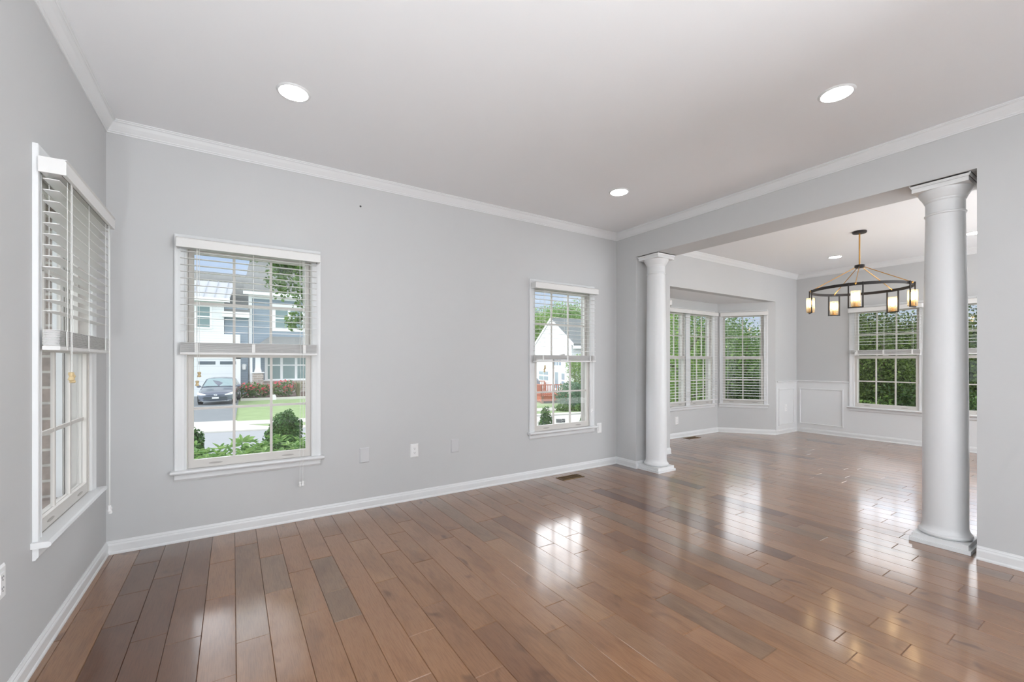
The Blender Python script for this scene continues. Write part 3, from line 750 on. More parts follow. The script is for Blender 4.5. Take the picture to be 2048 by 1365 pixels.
slab('flower_bed', [(.5, 31.7), (8, 31.4), (8, 37.8), (.5, 37.8)], -1.35, G + .05, M_MULCH)
slab('bed_edging', [(.40, 31.45), (8, 31.15), (8, 31.4), (.42, 31.75)], -1.35, G + .14, M_CONC)

# ---- foliage
def leaf_cloud(name, blobs, n, size, m, parent=None, seed=1, shell=.55, aspect=1.7, droop=.0, up=.0):
    """n separate leaves spread through ellipsoid clumps (x, y, z, rx, ry, rz)"""
    r = np.random.default_rng(seed)
    B = np.array(blobs, float); w = (B[:, 3] * B[:, 4] * B[:, 5]) ** .75; w /= w.sum()
    k = r.choice(len(B), n, p=w)
    d = r.normal(size=(n, 3)); d /= np.linalg.norm(d, axis=1)[:, None]
    rad = shell + (1 - shell) * r.random(n) ** .7
    rad *= 1 + .14 * np.sin(d[:, 0] * 5.1 + k) * np.sin(d[:, 2] * 6.3 + k * 2)
    c = B[k, :3] + d * rad[:, None] * B[k, 3:]
    nrm = d * .9 + r.normal(size=(n, 3)) * .75 + np.array([0, 0, up]); nrm /= np.linalg.norm(nrm, axis=1)[:, None]
    a = r.normal(size=(n, 3)) + np.array([0, 0, -droop]); a -= nrm * (a * nrm).sum(1)[:, None]; a /= np.linalg.norm(a, axis=1)[:, None]
    b = np.cross(nrm, a); s = size * (.65 + .7 * r.random(n))[:, None]
    V = np.stack([c - a * s * .5, c + b * s * .5 / aspect + nrm * s * .06, c + a * s * .5, c - b * s * .5 / aspect + nrm * s * .06], 1).reshape(-1, 3)
    me = bpy.data.meshes.new(name); me.vertices.add(4 * n); me.vertices.foreach_set('co', V.ravel())
    me.loops.add(4 * n); me.loops.foreach_set('vertex_index', np.arange(4 * n)); me.polygons.add(n)
    me.polygons.foreach_set('loop_start', np.arange(0, 4 * n, 4)); me.update(calc_edges=True)
    me.materials.append(m)
    t = me.attributes.new('tone', 'FLOAT', 'FACE'); t.data.foreach_set('value', np.clip(r.normal(.5, .25, n), 0, 1))
    o = bpy.data.objects.new(name, me); COL.objects.link(o)
    if parent: o.parent = parent
    return o
M_BARK = mat('grey bark', srgb(92, 80, 68), .9, noise=.3, nscale=14, bump=.6, bscale=40)
L_BRIGHT = leaf('bright leaves', srgb(92, 128, 60), srgb(150, 180, 96))
L_MID = leaf('mid green leaves', srgb(70, 100, 54), srgb(120, 150, 84))
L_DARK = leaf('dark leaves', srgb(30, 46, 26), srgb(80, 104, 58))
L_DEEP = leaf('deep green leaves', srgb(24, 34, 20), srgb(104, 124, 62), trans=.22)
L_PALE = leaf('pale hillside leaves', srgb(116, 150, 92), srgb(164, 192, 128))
L_CON = leaf('conifer sprays', srgb(46, 84, 44), srgb(96, 134, 72), trans=.2)
L_BLUE = leaf('bluish hedge leaves', srgb(66, 100, 74), srgb(112, 146, 108), trans=.2)
L_RHODO = leaf('rhododendron leaves', srgb(98, 142, 72), srgb(172, 204, 128), rough=.3, spec=.4)
L_ROSE = leaf('red roses', srgb(210, 74, 80), srgb(238, 134, 140))
L_STRAW = leaf('grass blades', srgb(120, 130, 84), srgb(176, 168, 128))
L_WHITE = leaf('white blossom', srgb(214, 216, 204), srgb(244, 246, 240))
def plant(name, label, cat, base, group=None):
    t = empty(name, base); tag(t, label, cat, group); return t
def tree(label, base, h, blobs, n, size, m, seed, trunk=.12, lean=(0, 0), name='tree', shell=.45, up=.3, group=None):
    t = plant(name, label, 'tree', base, group)
    b = MB(); top = Vector((lean[0], lean[1], h * .75))
    b.tube([(0, 0, -.1), tuple(top * .4), tuple(top)], [trunk, trunk * .75, trunk * .3], 8)
    for k in range(4):
        a = k * 1.7 + seed; q = top * (.4 + .12 * k)
        b.tube([tuple(q), tuple(q + Vector((math.cos(a) * h * .16, math.sin(a) * h * .16, h * .14)))], [trunk * .4, trunk * .12], 6)
    b.build('trunk', M_BARK, t)
    leaf_cloud('crown', blobs, n, size, m, t, seed, shell, up=up)
    return t

# ---- grey-blue house across the street
def make_house():
    t = empty('house', (0, 37, G)); tag(t, 'blue and white two storey house across the street behind the parked car', 'house')
    M_W = lap('white lap siding', srgb(238, 240, 240), .17, 'Z', .9); M_B = lap('blue grey lap siding', srgb(146, 160, 172), .17, 'Z', .82)
    M_R = mat('grey roof shingles', srgb(134, 136, 134), .9, noise=.10, nscale=5); M_M = mat('pale metal roof', srgb(196, 200, 206), .4, spec=.5)
    M_D = mat('white garage panels', srgb(232, 236, 238), .5); M_P = mat('reflecting dark panes', srgb(128, 150, 150), .12, spec=.6)
    M_S = bricks('stone veneer', srgb(184, 172, 160), srgb(150, 140, 132), srgb(196, 188, 178), 1.0, .5, .16, .02, rot=(math.pi / 2, 0, 0))
    M_LT = mat('white house trim', srgb(244, 245, 245), .5); M_DG = mat('dark garage panes', srgb(92, 104, 112), .2)
    o = Vector((0, 37, G))
    class HB(MB):
        def add(s, vs, fs): super().add([(v[0] - o.x, v[1] - o.y, v[2] - o.z) for v in vs], fs)
    def rect(b, p0, p1, Y, y0, y1):
        a = at(*p0, Y); c = at(*p1, Y); b.box(a.x, y0, a.z, c.x, y1, c.z)
    YG, YH = 37.0, 37.6
    xl = -9.0
    b = HB(); a = at(480.5, 700, YG); u = at(448, 594, YG)
    b.box(xl, YG, G, a.x, YG + 8, 3.2); b.box(xl, YG, 3.2, u.x, YG + 8, u.z + .1); b.build('garage_wall', M_W, t)
    b = HB(); q = at(449, 638, 37.3); q2 = at(500, 625, 37.3); b.box(q.x, 37.3, G, q2.x - .12, 38, q2.z + .3); b.build('entry_wall', M_B, t)
    b = HB(); q = at(444, 634, 37.0); q2 = at(499, 626, 37.0); b.box(q.x, 36.8, q.z, q2.x, 37.4, q2.z); b.build('entry_fascia', M_LT, t)
    b = HB(); p = [at(446, 625, 36.9), at(500, 627, 36.9), at(500, 590, 39.2), at(446, 587, 39.2)]; b.add([tuple(v) for v in p] + [(v.x, v.y, v.z - .15) for v in p], [(0, 1, 2, 3), (7, 6, 5, 4), (0, 4, 5, 1), (1, 5, 6, 2), (2, 6, 7, 3), (3, 7, 4, 0)]); b.build('entry_roof', M_R, t)
    # pale metal roof with standing seams
    b = HB(); e0, e1, t0, t1 = at(389, 592, 36.5), at(458, 598, 36.5), at(389, 561, 39.3), at(471, 567.5, 39.3)
    e0.x = xl; t0.x = xl; e0.z = e1.z; t0.z = t1.z
    def sl(b, P, th=.14):
        b.add([tuple(v) for v in P] + [(v.x, v.y, v.z - th) for v in P], [(0, 1, 2, 3), (7, 6, 5, 4), (0, 4, 5, 1), (1, 5, 6, 2), (2, 6, 7, 3), (3, 7, 4, 0)])
    sl(b, [e0, e1, t1, t0]); b.build('metal_roof', M_M, t)
    b = HB()
    for k in range(14):
        x = e1.x - .25 - k * .62
        b.bar((x, e1.y, e1.z + .03), (x + .2, t1.y, t1.z + .03), .035, .05)
    b.build('roof_seams', mat('roof seams', srgb(176, 184, 192), .5), t)
    b = HB(); b.box(xl, 36.42, e1.z - .26, e1.x + .05, 36.52, e1.z + .02); b.build('garage_gutter', M_LT, t)
    b = HB(); r0, r1 = at(389, 543, 45), at(497, 551, 45); r0.x = xl; r0.z = r1.z; l0, l1 = at(389, 600, 39.0), at(500, 606, 39.0); l0.x = xl; l0.z = l1.z = 4.9
    r1.x += .4; l1.x += .6; sl(b, [l0, l1, r1, r0]); b.build('main_roof', M_R, t)
    # garage door
    b = HB(); g0, g1 = at(389, 718, YG), at(472, 718, YG); b.box(g1.x - 4.9, YG - .05, G, g1.x, YG + .02, g0.z); gd = b.build('garage_door', M_D, t)
    b = HB()
    for k in range(1, 5): b.box(g1.x - 4.9, YG - .056, G + (g0.z - G) * k / 5 - .012, g1.x, YG - .049, G + (g0.z - G) * k / 5)
    b.build('panel_joints', mat('panel joint', srgb(198, 204, 206), .6), gd)
    za, zb = at(431, 729.5, YG).z, at(397, 723, YG).z; wd = at(431, 726, YG).x - at(397, 726, YG).x; st = at(440, 726, YG).x - at(397, 726, YG).x
    for k in range(-2, 2):
        x = at(397, 726, YG).x + k * st; b = HB(); b.box(x, YG - .065, za, x + wd, YG - .045, zb); b.build('garage_pane', M_DG, gd)
    b = HB(); b.box(g1.x, YG - .09, G, g1.x + .28, YG + .02, g0.z + .25); b.box(g1.x - 5.2, YG - .09, g0.z, g1.x + .28, YG + .02, g0.z + .25); b.build('door_frame', M_LT, t)
    # upper window of the white wing
    def win(name, p0, p1, Y, bars=(), hz=None, fr=.12):
        a = at(*p0, Y); c = at(*p1, Y); x0, x1 = min(a.x, c.x), max(a.x, c.x); z0, z1 = min(a.z, c.z), max(a.z, c.z)
        f = HB(); f.box(x0 - fr, Y - .06, z0 - fr, x1 + fr, Y + .02, z0); f.box(x0 - fr, Y - .06, z1, x1 + fr, Y + .02, z1 + fr * 1.3); f.box(x0 - fr, Y - .06, z0, x0, Y + .02, z1); f.box(x1, Y - .06, z0, x1 + fr, Y + .02, z1)
        for bx in bars:
            x = at(bx, p0[1], Y).x; f.box(x - .09, Y - .06, z0, x + .09, Y + .02, z1)
        if hz: z = at(p0[0], hz, Y).z; f.box(x0, Y - .05, z - .05, x1, Y + .02, z + .05)
        o2 = f.build(name, M_LT, t)
        g = HB(); g.box(x0, Y - .03, z0, x1, Y + .01, z1); g.build('pane', M_P, o2)
    win('window', (393, 613), (419.5, 655), YG, (), 633)
    # blue wing
    b = HB(); c0 = at(498, 600, YH); e = at(498, 588, YH); b.box(c0.x, YH, G, c0.x + 6.5, YH + 8, e.z); b.build('blue_wall', M_B, t)
    b = HB(); c1 = at(504, 600, YH); b.box(c0.x - .03, YH - .05, G, c1.x, YH + .1, e.z); b.box(c0.x, YH - .04, at(500, 597, YH).z, c0.x + 6.5, YH + .01, e.z); b.build('corner_board', M_LT, t)
    b = HB(); q = at(486, 588, 37.1); b.box(q.x, 36.9, q.z - .02, q.x + 7.2, 37.15, q.z + .2); b.build('gutter', M_LT, t)
    b = HB(); q.y = 37.0; q.z += .18; rt = at(499, 522, 41.5); rr = rt.copy(); rr.x += 6.5; qq = q.copy(); qq.x += 7.2; sl(b, [q, qq, rr, rt]); b.build('blue_wing_roof', M_R, t)
    win('window', (551, 616), (604, 659), YH, (578,), 637, fr=.22)
    b = HB(); w0 = at(512, 686, 35.6); w1 = at(540, 673, YH); w0.z = at(512, 692, 35.6).z
    b.add([(w0.x, 35.6, w0.z), (w0.x + 6, 35.6, w0.z), (w1.x + 5, YH, w1.z), (w1.x, YH, w1.z), (w0.x, YH, w0.z), (w0.x + 6, YH, w0.z), (w0.x + 6, 35.6, w0.z - .2), (w0.x, 35.6, w0.z - .2), (w0.x, YH, w0.z - .2), (w0.x + 6, YH, w0.z - .2)],
          [(0, 1, 2, 3), (0, 3, 4), (1, 5, 2), (0, 7, 6, 1), (7, 8, 9, 6), (0, 4, 8, 7)]); b.build('porch_roof', M_R, t)
    # ground floor: stone skirt, porch column on a stone pier, triple window
    zs = at(560, 762, YH).z
    b = HB(); b.box(c0.x - .55, YH - .12, G, c0.x + 6.5, YH + .02, zs); b.build('stone_skirt', M_S, t)
    b = HB(); b.box(c0.x - .6, YH - .18, zs, c0.x + 6.5, YH + .02, zs + .09); b.build('stone_cap', M_LT, t)
    b = HB(); a = at(505.5, 747, 36.4); c = at(527, 747, 36.4); b.box(a.x, 36.4, G, c.x, 37.2, a.z); b.build('stone_pier', M_S, t)
    b = HB(); b.box(a.x - .06, 36.34, a.z, c.x + .06, 37.26, a.z + .07)
    mx = (a.x + c.x) / 2; pr = [(.22, .07), (.22, .14), (.17, .36), (.15, 1.6)]
    for (r0, h0), (r1, h1) in zip(pr, pr[1:]):
        y = 36.8; b.add([(mx + sx * r, y + sy * r, a.z + hh) for r, hh in ((r0, h0), (r1, h1)) for sx, sy in ((-1, -1), (1, -1), (1, 1), (-1, 1))], [(0, 1, 5, 4), (1, 2, 6, 5), (2, 3, 7, 6), (3, 0, 4, 7), (4, 5, 6, 7)])
    b.build('porch_column', M_LT, t)
    b = HB(); q = at(502.5, 720, 36.9); b.box(q.x - .07, 36.85, G, q.x + .07, 36.98, q.z + 1.0); b.build('downspout', M_LT, t)
    win('window', (535.5, 700), (625, 757), YH, (563, 592), 731, fr=.2)
    b = HB(); q = at(488, 734, 37.25); b.lathe([(.02, .2), (.16, .15), (.15, .02), (.13, -.2), (.06, -.24)], 10, tuple(q)); b.build('wall_lantern', M_LT, t)
make_house()

# ---- car on the driveway
def make_car(x, y, rz):
    t = empty('car', (x, y, G + .035), rz); tag(t, 'dark blue grey sedan parked nose out on the driveway across the street', 'car')
    M_C = mat('blue grey car paint', srgb(112, 120, 136), .25, metal=.3, spec=.6, coat=.6); M_G = mat('tinted car glass', srgb(150, 172, 176), .05, spec=.8)
    M_T = mat('black tyre', srgb(40, 42, 44), .8); M_H = mat('headlamp', srgb(232, 238, 240), .15, spec=.8); M_K = mat('dark grille', srgb(64, 74, 80), .5); M_CH = mat('chrome', srgb(220, 224, 226), .15, metal=.9)
    # local: nose at y = 0 pointing -y, tail at y = 4.6
    st = [  # y, half width at sill / belt, z of sill, belt, hood or deck top
        (.00, .62, .66, .22, .52, .60), (.10, .78, .80, .20, .58, .68), (.45, .86, .86, .18, .68, .78), (.95, .885, .875, .18, .80, .90), (1.35, .885, .875, .18, .86, .97),
        (2.2, .885, .87, .18, .90, .98), (3.2, .885, .86, .18, .93, 1.0), (3.9, .87, .84, .20, .96, 1.06), (4.4, .80, .78, .25, .94, 1.04), (4.6, .70, .70, .35, .80, .92)]
    V = []; F = []
    for (yy, ws, wb, zs, zb, zt) in st:
        V += [(-ws * .9, yy, zs), (-ws, yy, zs + .12), (-ws * 1.005, yy, (zs + zb) / 2 + .05), (-wb, yy, zb), (-wb * .9, yy, zt - .015), (-wb * .45, yy, zt + .015), (0, yy, zt + .022),
              (wb * .45, yy, zt + .015), (wb * .9, yy, zt - .015), (wb, yy, zb), (ws * 1.005, yy, (zs + zb) / 2 + .05), (ws, yy, zs + .12), (ws * .9, yy, zs)]
    n = 13
    for i in range(len(st) - 1):
        for k in range(n - 1): F.append((i * n + k, (i + 1) * n + k, (i + 1) * n + k + 1, i * n + k + 1))
        F.append((i * n + n - 1, (i + 1) * n + n - 1, (i + 1) * n, i * n))
    F.append(tuple(range(n))); F.append(tuple(range((len(st) - 1) * n, len(st) * n))[::-1])
    b = MB(); b.sm = True; b.add(V, F); body = b.build('body', M_C, t)
    m = body.modifiers.new('s', 'SUBSURF'); m.levels = 1; m.render_levels = 1
    b = MB(); b.sm = True                                            # cabin
    cab = [(1.30, .78, .93, .0), (2.10, .66, 1.40, 1), (2.75, .64, 1.455, 1), (3.35, .63, 1.40, 1), (4.15, .70, 1.02, 0)]
    V = []; F = []
    for yy, hw, z, _ in cab:
        wb = .83
        V += [(-wb, yy if z > 1.1 else yy, .93), (-(hw + wb) / 2 - .02, yy, (z + .93) / 2), (-hw, yy, z - .03), (-hw * .55, yy, z + .01), (0, yy, z + .02), (hw * .55, yy, z + .01), (hw, yy, z - .03), ((hw + wb) / 2 + .02, yy, (z + .93) / 2), (wb, yy, .93)]
    for i in range(4):
        for k in range(8): F.append((i * 9 + k, (i + 1) * 9 + k, (i + 1) * 9 + k + 1, i * 9 + k + 1))
    F.append(tuple(range(9))); F.append(tuple(range(36, 45))[::-1]); b.add(V, F); b.build('cabin', M_C, t)
    b = MB(); b.add([(-.74, 1.36, .985), (.74, 1.36, .985), (.595, 2.06, 1.385), (0, 2.04, 1.42), (-.595, 2.06, 1.385)], [(0, 1, 2, 3, 4)]); w = b.build('windshield', M_G, t); w.modifiers.new('th', 'SOLIDIFY').thickness = .02
    for sx in (-1, 1):
        b = MB(); b.add([(sx * .845, 1.62, .97), (sx * .845, 3.8, 1.0), (sx * .68, 3.35, 1.36), (sx * .70, 2.2, 1.36)], [(0, 1, 2, 3) if sx > 0 else (3, 2, 1, 0)]); w = b.build('side_window', M_G, t); w.modifiers.new('th', 'SOLIDIFY').thickness = .015
        b = MB(); b.ball((sx * .97, 1.52, .98), .11, .06, .075, 10, 6); b.bar((sx * .85, 1.5, .95), (sx * .93, 1.52, .96), .04); b.build('wing_mirror', M_C, t)
        b = MB(); b.add([(sx * .84, .22, .585), (sx * .83, .25, .70), (sx * .60, .04, .645), (sx * .42, -.03, .585), (sx * .46, -.035, .545), (sx * .66, .02, .55)], [(0, 1, 2, 3, 4, 5) if sx < 0 else (5, 4, 3, 2, 1, 0)]); w = b.build('headlight', M_H, t); w.modifiers.new('th', 'SOLIDIFY').thickness = .03
        b = MB(); b.box(sx * .56, -.015, .235, sx * .76, .10, .27); b.build('fog_lamp', M_CH, t)
        for yy in (.88, 3.62):
            b = MB(); b.prism([(yy + .315 * math.cos(k * math.pi / 12), .315 + .315 * math.sin(k * math.pi / 12)) for k in range(24)], 'x', sx * .70, sx * .895); wh = b.build('wheel', M_T, t)
            b = MB(); b.prism([(yy + .21 * math.cos(k * math.pi / 10), .315 + .21 * math.sin(k * math.pi / 10)) for k in range(20)], 'x', sx * .89, sx * .905); b.build('hubcap', M_CH, wh)
    b = MB(); b.prism([(-.52, .47), (.52, .47), (.58, .38), (.50, .29), (-.50, .29), (-.58, .38)], 'y', -.022, .12); b.build('grille', M_K, t)
    b = MB(); b.prism([(-.40, .575), (-.10, .548), (.10, .548), (.40, .575), (.40, .555), (.10, .522), (-.10, .522), (-.40, .555)], 'y', -.025, .05); b.build('nose_trim', M_K, t)
    b = MB(); b.tube([(.075 * math.cos(k * math.pi / 10), -.03, .55 + .048 * math.sin(k * math.pi / 10)) for k in range(21)], .009, 6); b.tube([(.03 * math.cos(k * math.pi / 8), -.03, .55 + .048 * math.sin(k * math.pi / 8)) for k in range(17)], .007, 6)
    b.tube([(.07 * math.cos(k * math.pi / 8), -.03, .574 + .018 * math.sin(k * math.pi / 8)) for k in range(17)], .007, 6); b.build('emblem', M_CH, t)
    b = MB(); b.box(-.155, -.034, .36, .155, -.022, .45); pl = b.build('licence_plate', M_PLATE, t)
    b = MB(); b.box(-.6, -.018, .205, .6, .1, .235); b.build('bumper_strip', M_CH, t)
    b = MB(); b.tube([(-.6, 1.33, .985), (.05, 1.36, .99)], .012, 6); b.tube([(-.05, 1.30, .985), (.6, 1.34, .99)], .012, 6); b.build('wipers', M_K, t)
make_car(-.80, 28.9, math.radians(-5))

# ---- plants seen through the car view window
def rose(base, label, s, seed):
    t = plant('rose_bush', label, 'bush', base, 'red flowering bushes by the stone wall')
    leaf_cloud('foliage', [(0, 0, .45 * s, .8 * s, .6 * s, .5 * s), (.4 * s, .1, .7 * s, .5 * s, .4 * s, .4 * s), (-.5 * s, 0, .6 * s, .5 * s, .4 * s, .4 * s)], int(700 * s), .16, L_MID, t, seed)
    leaf_cloud('blossoms', [(.1, -.2, .85 * s, .75 * s, .45 * s, .30 * s), (-.6 * s, -.2, .80 * s, .4 * s, .4 * s, .25 * s), (.3, -.45 * s, .5 * s, .4 * s, .3 * s, .3 * s)], int(90 * s), .13, L_ROSE, t, seed + 50, aspect=1.1)
def g2(px, Y): v = at(px, 760, Y); return (v.x, Y, G + .04)
rose(g2(491, 33.5), 'pink-red flowering bush beside the car, left of the stone pier', .95, 3)
rose(g2(517, 33.2), 'red flowering bush in front of the stone pier', .85, 5)
rose(g2(565, 33.5), 'bright red flowering bush under the triple window across the street', 1.02, 8)
def fountain(base, label, s, seed):
    t = plant('ornamental_grass', label, 'grass clump', base); r = random.Random(seed); b = MB()
    for k in range(110):
        a = r.uniform(0, 6.28); q = r.uniform(.15, .6) * s; h = r.uniform(.7, 1.15) * s; b.t = r.random(); w = .018 * s
        p0 = Vector((math.cos(a) * .08, math.sin(a) * .08, 0)); p1 = Vector((math.cos(a) * q * .5, math.sin(a) * q * .5, h * .8)); p2 = Vector((math.cos(a) * q, math.sin(a) * q, h)); sd = Vector((-math.sin(a), math.cos(a), 0)) * w
        b.add([tuple(p0 - sd), tuple(p0 + sd), tuple(p1 + sd), tuple(p1 - sd), tuple(p2)], [(0, 1, 2, 3), (3, 2, 4)])
    b.build('blades', L_STRAW, t)
fountain(g2(596, 33.3), 'tall feathery grass clump right of the red flowers across the street', .95, 4)
fountain(g2(543, 33.3), 'feathery grass clump between the red flowering bushes', .8, 9)
t = empty('bed_marker', gp(547, 800.5, G + .14)); tag(t, 'small white marker standing on the edge of the flower bed', 'marker')
b = MB(); b.prism([(-.14, 0), (.14, 0), (.14, .22), (.09, .32), (-.06, .32), (-.14, .2)], 'y', -.04, .04); b.build('face', M_PLATE, t)
def evergreen(px, dep, label, blobs, n, size, seed, m=None, name='evergreen_shrub'):
    d = ray(px, 724.5); t = plant(name, label, 'shrub', (d.x * dep, d.y * dep, G))
    b = MB(); b.tube([(0, 0, -.1), (0, 0, blobs[0][2])], [.05, .02], 6); b.build('stem', M_BARK, t)
    leaf_cloud('foliage', blobs, n, size, m or L_CON, t, seed, .6, aspect=1.5, up=.5)
evergreen(571, 9.0, 'rounded evergreen shrub in the lower right pane, in front of the lawn', [(0, 0, .68, .38, .38, .70), (.03, 0, .92, .29, .29, .46), (-.2, 0, .66, .18, .28, .56)], 12000, .05, 21)
evergreen(379, 8.6, 'dark evergreen shrub at the left edge of the car view window', [(0, 0, .55, .28, .28, .62)], 3000, .07, 22)
evergreen(1091, 9.0, 'pointed dark evergreen in the lower left pane of the deck view window', [(0, 0, .5, .27, .27, .72), (.07, .05, .95, .13, .13, .5), (-.05, -.02, 1.0, .10, .10, .5), (.14, .1, .5, .2, .2, .62)], 10000, .045, 23)
evergreen(1169, 8.6, 'narrow evergreen at the right edge of the deck view window', [(0, 0, .5, .20, .20, .75), (0, 0, 1.0, .10, .10, .48)], 3000, .06, 24)
# broad leaved hedge right below the car view window
t = plant('rhododendron_hedge', 'broad leaved green hedge growing right below the car view window', 'hedge', (.45, 5.0, G))
b = MB()
r_ = random.Random(5)
for k in range(26):
    x = -1.7 + 3.5 * k / 25; y = r_.uniform(-.2, .3); b.tube([(x * .9, y * .5, 0), (x, y, 1.4 + r_.uniform(0, .15))], [.018, .008], 5)
b.build('stems', M_BARK, t)
b = MB()
for k in range(2600):
    x = r_.uniform(-1.9, 1.9); y = r_.uniform(-.45, .6); z = 1.45 + r_.uniform(-.42, .13)
    if k % 3 == 0: z -= r_.uniform(0, .5)
    hub = Vector((x, y, z))
    for q in range(r_.randint(4, 6)):
        a = r_.uniform(0, 6.28); el = r_.uniform(-.1, .75); dv = Vector((math.cos(a) * math.cos(el), math.sin(a) * math.cos(el), math.sin(el))); sd = dv.cross(Vector((0, 0, 1))).normalized(); nn = sd.cross(dv)
        Ln = r_.uniform(.065, .105); w = Ln * .17; b.t = r_.random()
        P = [hub, hub + dv * Ln * .3 + sd * w + nn * .008, hub + dv * Ln * .7 + sd * w * .9 + nn * .006, hub + dv * Ln, hub + dv * Ln * .7 - sd * w * .9 + nn * .006, hub + dv * Ln * .3 - sd * w + nn * .008, hub + dv * Ln * .5 - nn * .006]
        b.add([tuple(p) for p in P], [(0, 1, 6), (1, 2, 6), (2, 3, 6), (3, 4, 6), (4, 5, 6), (5, 0, 6)])
# the tall shoot in the middle
for (px, py, az, el, Ln) in ((484, 884, 2.2, 1.2, .15), (484, 884, .2, .7, .17), (484, 884, .0, .35, .22), (484, 884, 3.1, .15, .17), (484, 884, 3.3, .5, .15), (484, 884, .3, .05, .2), (484, 890, 3.0, -.05, .2), (484, 890, 4.4, .3, .15), (484, 890, 5.4, .1, .18)):
    hub = dp(px, py, 4.2) - Vector((.45, 5.0, G)); hub = Vector(hub)
    Ln *= .55; dv = Vector((math.cos(az) * math.cos(el), math.sin(az) * math.cos(el), math.sin(el))); sd = dv.cross(Vector((.1, -.8, .5))).normalized(); nn = sd.cross(dv); w = Ln * .17; b.t = r_.uniform(.0, .7)
    P = [hub, hub + dv * Ln * .3 + sd * w + nn * .008, hub + dv * Ln * .7 + sd * w * .9, hub + dv * Ln, hub + dv * Ln * .7 - sd * w * .9, hub + dv * Ln * .3 - sd * w + nn * .008, hub + dv * Ln * .5 - nn * .006]
    b.add([tuple(p) for p in P], [(0, 1, 6), (1, 2, 6), (2, 3, 6), (3, 4, 6), (4, 5, 6), (5, 0, 6)])
b.build('leaves', L_RHODO, t)
b = MB(); h0 = dp(484, 886, 4.2) - Vector((.45, 5.0, G)); b.tube([(h0.x, h0.y, .7), tuple(h0)], .005, 5); b.build('shoot', L_RHODO, t)
# tree whose branches hang into the top right of the car view window
base = ray(770, 724.5) * 8.2; t = plant('tree', 'leafy tree hanging its branches across the upper car view window', 'tree', (base.x, base.y, G))
O = Vector((base.x, base.y, G)); bl = []
for px, py, dep, r, rz in ((660, 545, 8.0, .85, .75), (622, 600, 7.9, .30, .62), (600, 534, 7.9, .42, .20), (560, 560, 7.8, .26, .38), (575, 528, 7.8, .40, .14), (505, 512, 7.7, .42, .07), (700, 480, 8.2, 1.0, .7), (760, 560, 8.4, .9, .8), (590, 645, 7.8, .22, .18)):
    p = dp(px, py, dep) - O; bl.append((p.x, p.y, p.z, r, r, rz))
b = MB(); top = Vector((bl[6][0] * .5, bl[6][1] * .5, bl[6][2])); b.tube([(0, 0, -.1), tuple(top * .5), tuple(top)], [.12, .10, .05], 8)
for q in bl: b.tube([tuple(top * .8), (q[0], q[1], q[2])], [.03, .008], 5)
b.build('trunk', M_BARK, t); leaf_cloud('crown', bl, 12000, .075, L_MID, t, 31, .2, aspect=1.35, droop=.6)

# ---- white gabled house and red deck seen through the second window
def make_white_house():
    t = empty('house', (17.19, 19.98, -1.4), math.atan2(.96, .275)); tag(t, 'white gabled house with grey roof seen through the window beside the far column', 'house')
    M_W = lap('white vinyl siding', srgb(226, 229, 231), .2, 'Z', .94); M_R = mat('slate grey shingles', srgb(116, 122, 122), .9, noise=.08, nscale=4); M_P = mat('blue grey panes', srgb(140, 156, 168), .12); M_LT = mat('white trim', srgb(246, 247, 247), .5)
    W, E_, K = 6.68, 3.75, 5.44
    b = MB(); b.prism([(0, 0), (W, 0), (W, E_), (W / 2, K), (0, E_)], 'y', -9, 0); b.build('wall', M_W, t)
    b = MB()
    for sx in (0, 1):
        x0 = -.35 if sx == 0 else W + .35; zz = E_ - .35 * (K - E_) / (W / 2)
        b.prism([(x0, zz), (W / 2, K), (W / 2, K + .16), (x0, zz + .16)], 'y', -9.3, .03)
    b.build('roof', M_R, t)
    b = MB()
    for sx in (0, 1):
        x0 = -.37 if sx == 0 else W + .37; zz = E_ - .37 * (K - E_) / (W / 2)
        b.prism([(x0, zz - .02), (W / 2, K - .02), (W / 2, K + .17), (x0, zz + .17)], 'y', .03, .05)
    b.box(-.42, -9.3, E_ - .34, -.35, .05, E_ - .16); b.build('rake_board', M_LT, t)
    def win(x0, x1, z0, z1, name='window', vb=(), hb=()):
        f = MB(); fr = .1; f.box(x0 - fr, -.02, z0 - fr, x1 + fr, .06, z1 + fr); o = f.build(name, M_LT, t)
        xs = [x0] + list(vb) + [x1]; zs = [z0] + list(hb) + [z1]
        for a, c in zip(xs, xs[1:]):
            for d, e in zip(zs, zs[1:]):
                g = MB(); g.box(a + .05, .055, d + .05, c - .05, .075, e - .05); g.build('pane', M_P, o)
    win(3.6, 5.5, 1.30, 2.0, vb=(4.55,), hb=(1.68,))
    win(1.85, 2.5, .85, 2.0, 'deck_door', hb=()); win(.85, 1.4, 1.0, 1.95, hb=(1.45,))
    win(1.4, 2.7, 2.35, 2.95, vb=(1.83, 2.26))
    b = MB(); b.box(5.0, -3.2, 3.5, 5.9, -2.4, 5.35); b.box(4.93, -3.27, 5.35, 5.97, -2.33, 5.5); b.build('chimney', bricks('red brick chimney', srgb(170, 128, 112), srgb(150, 110, 96), srgb(190, 180, 172), 1.0, .3, .1, .012), t)
    return t
make_white_house()
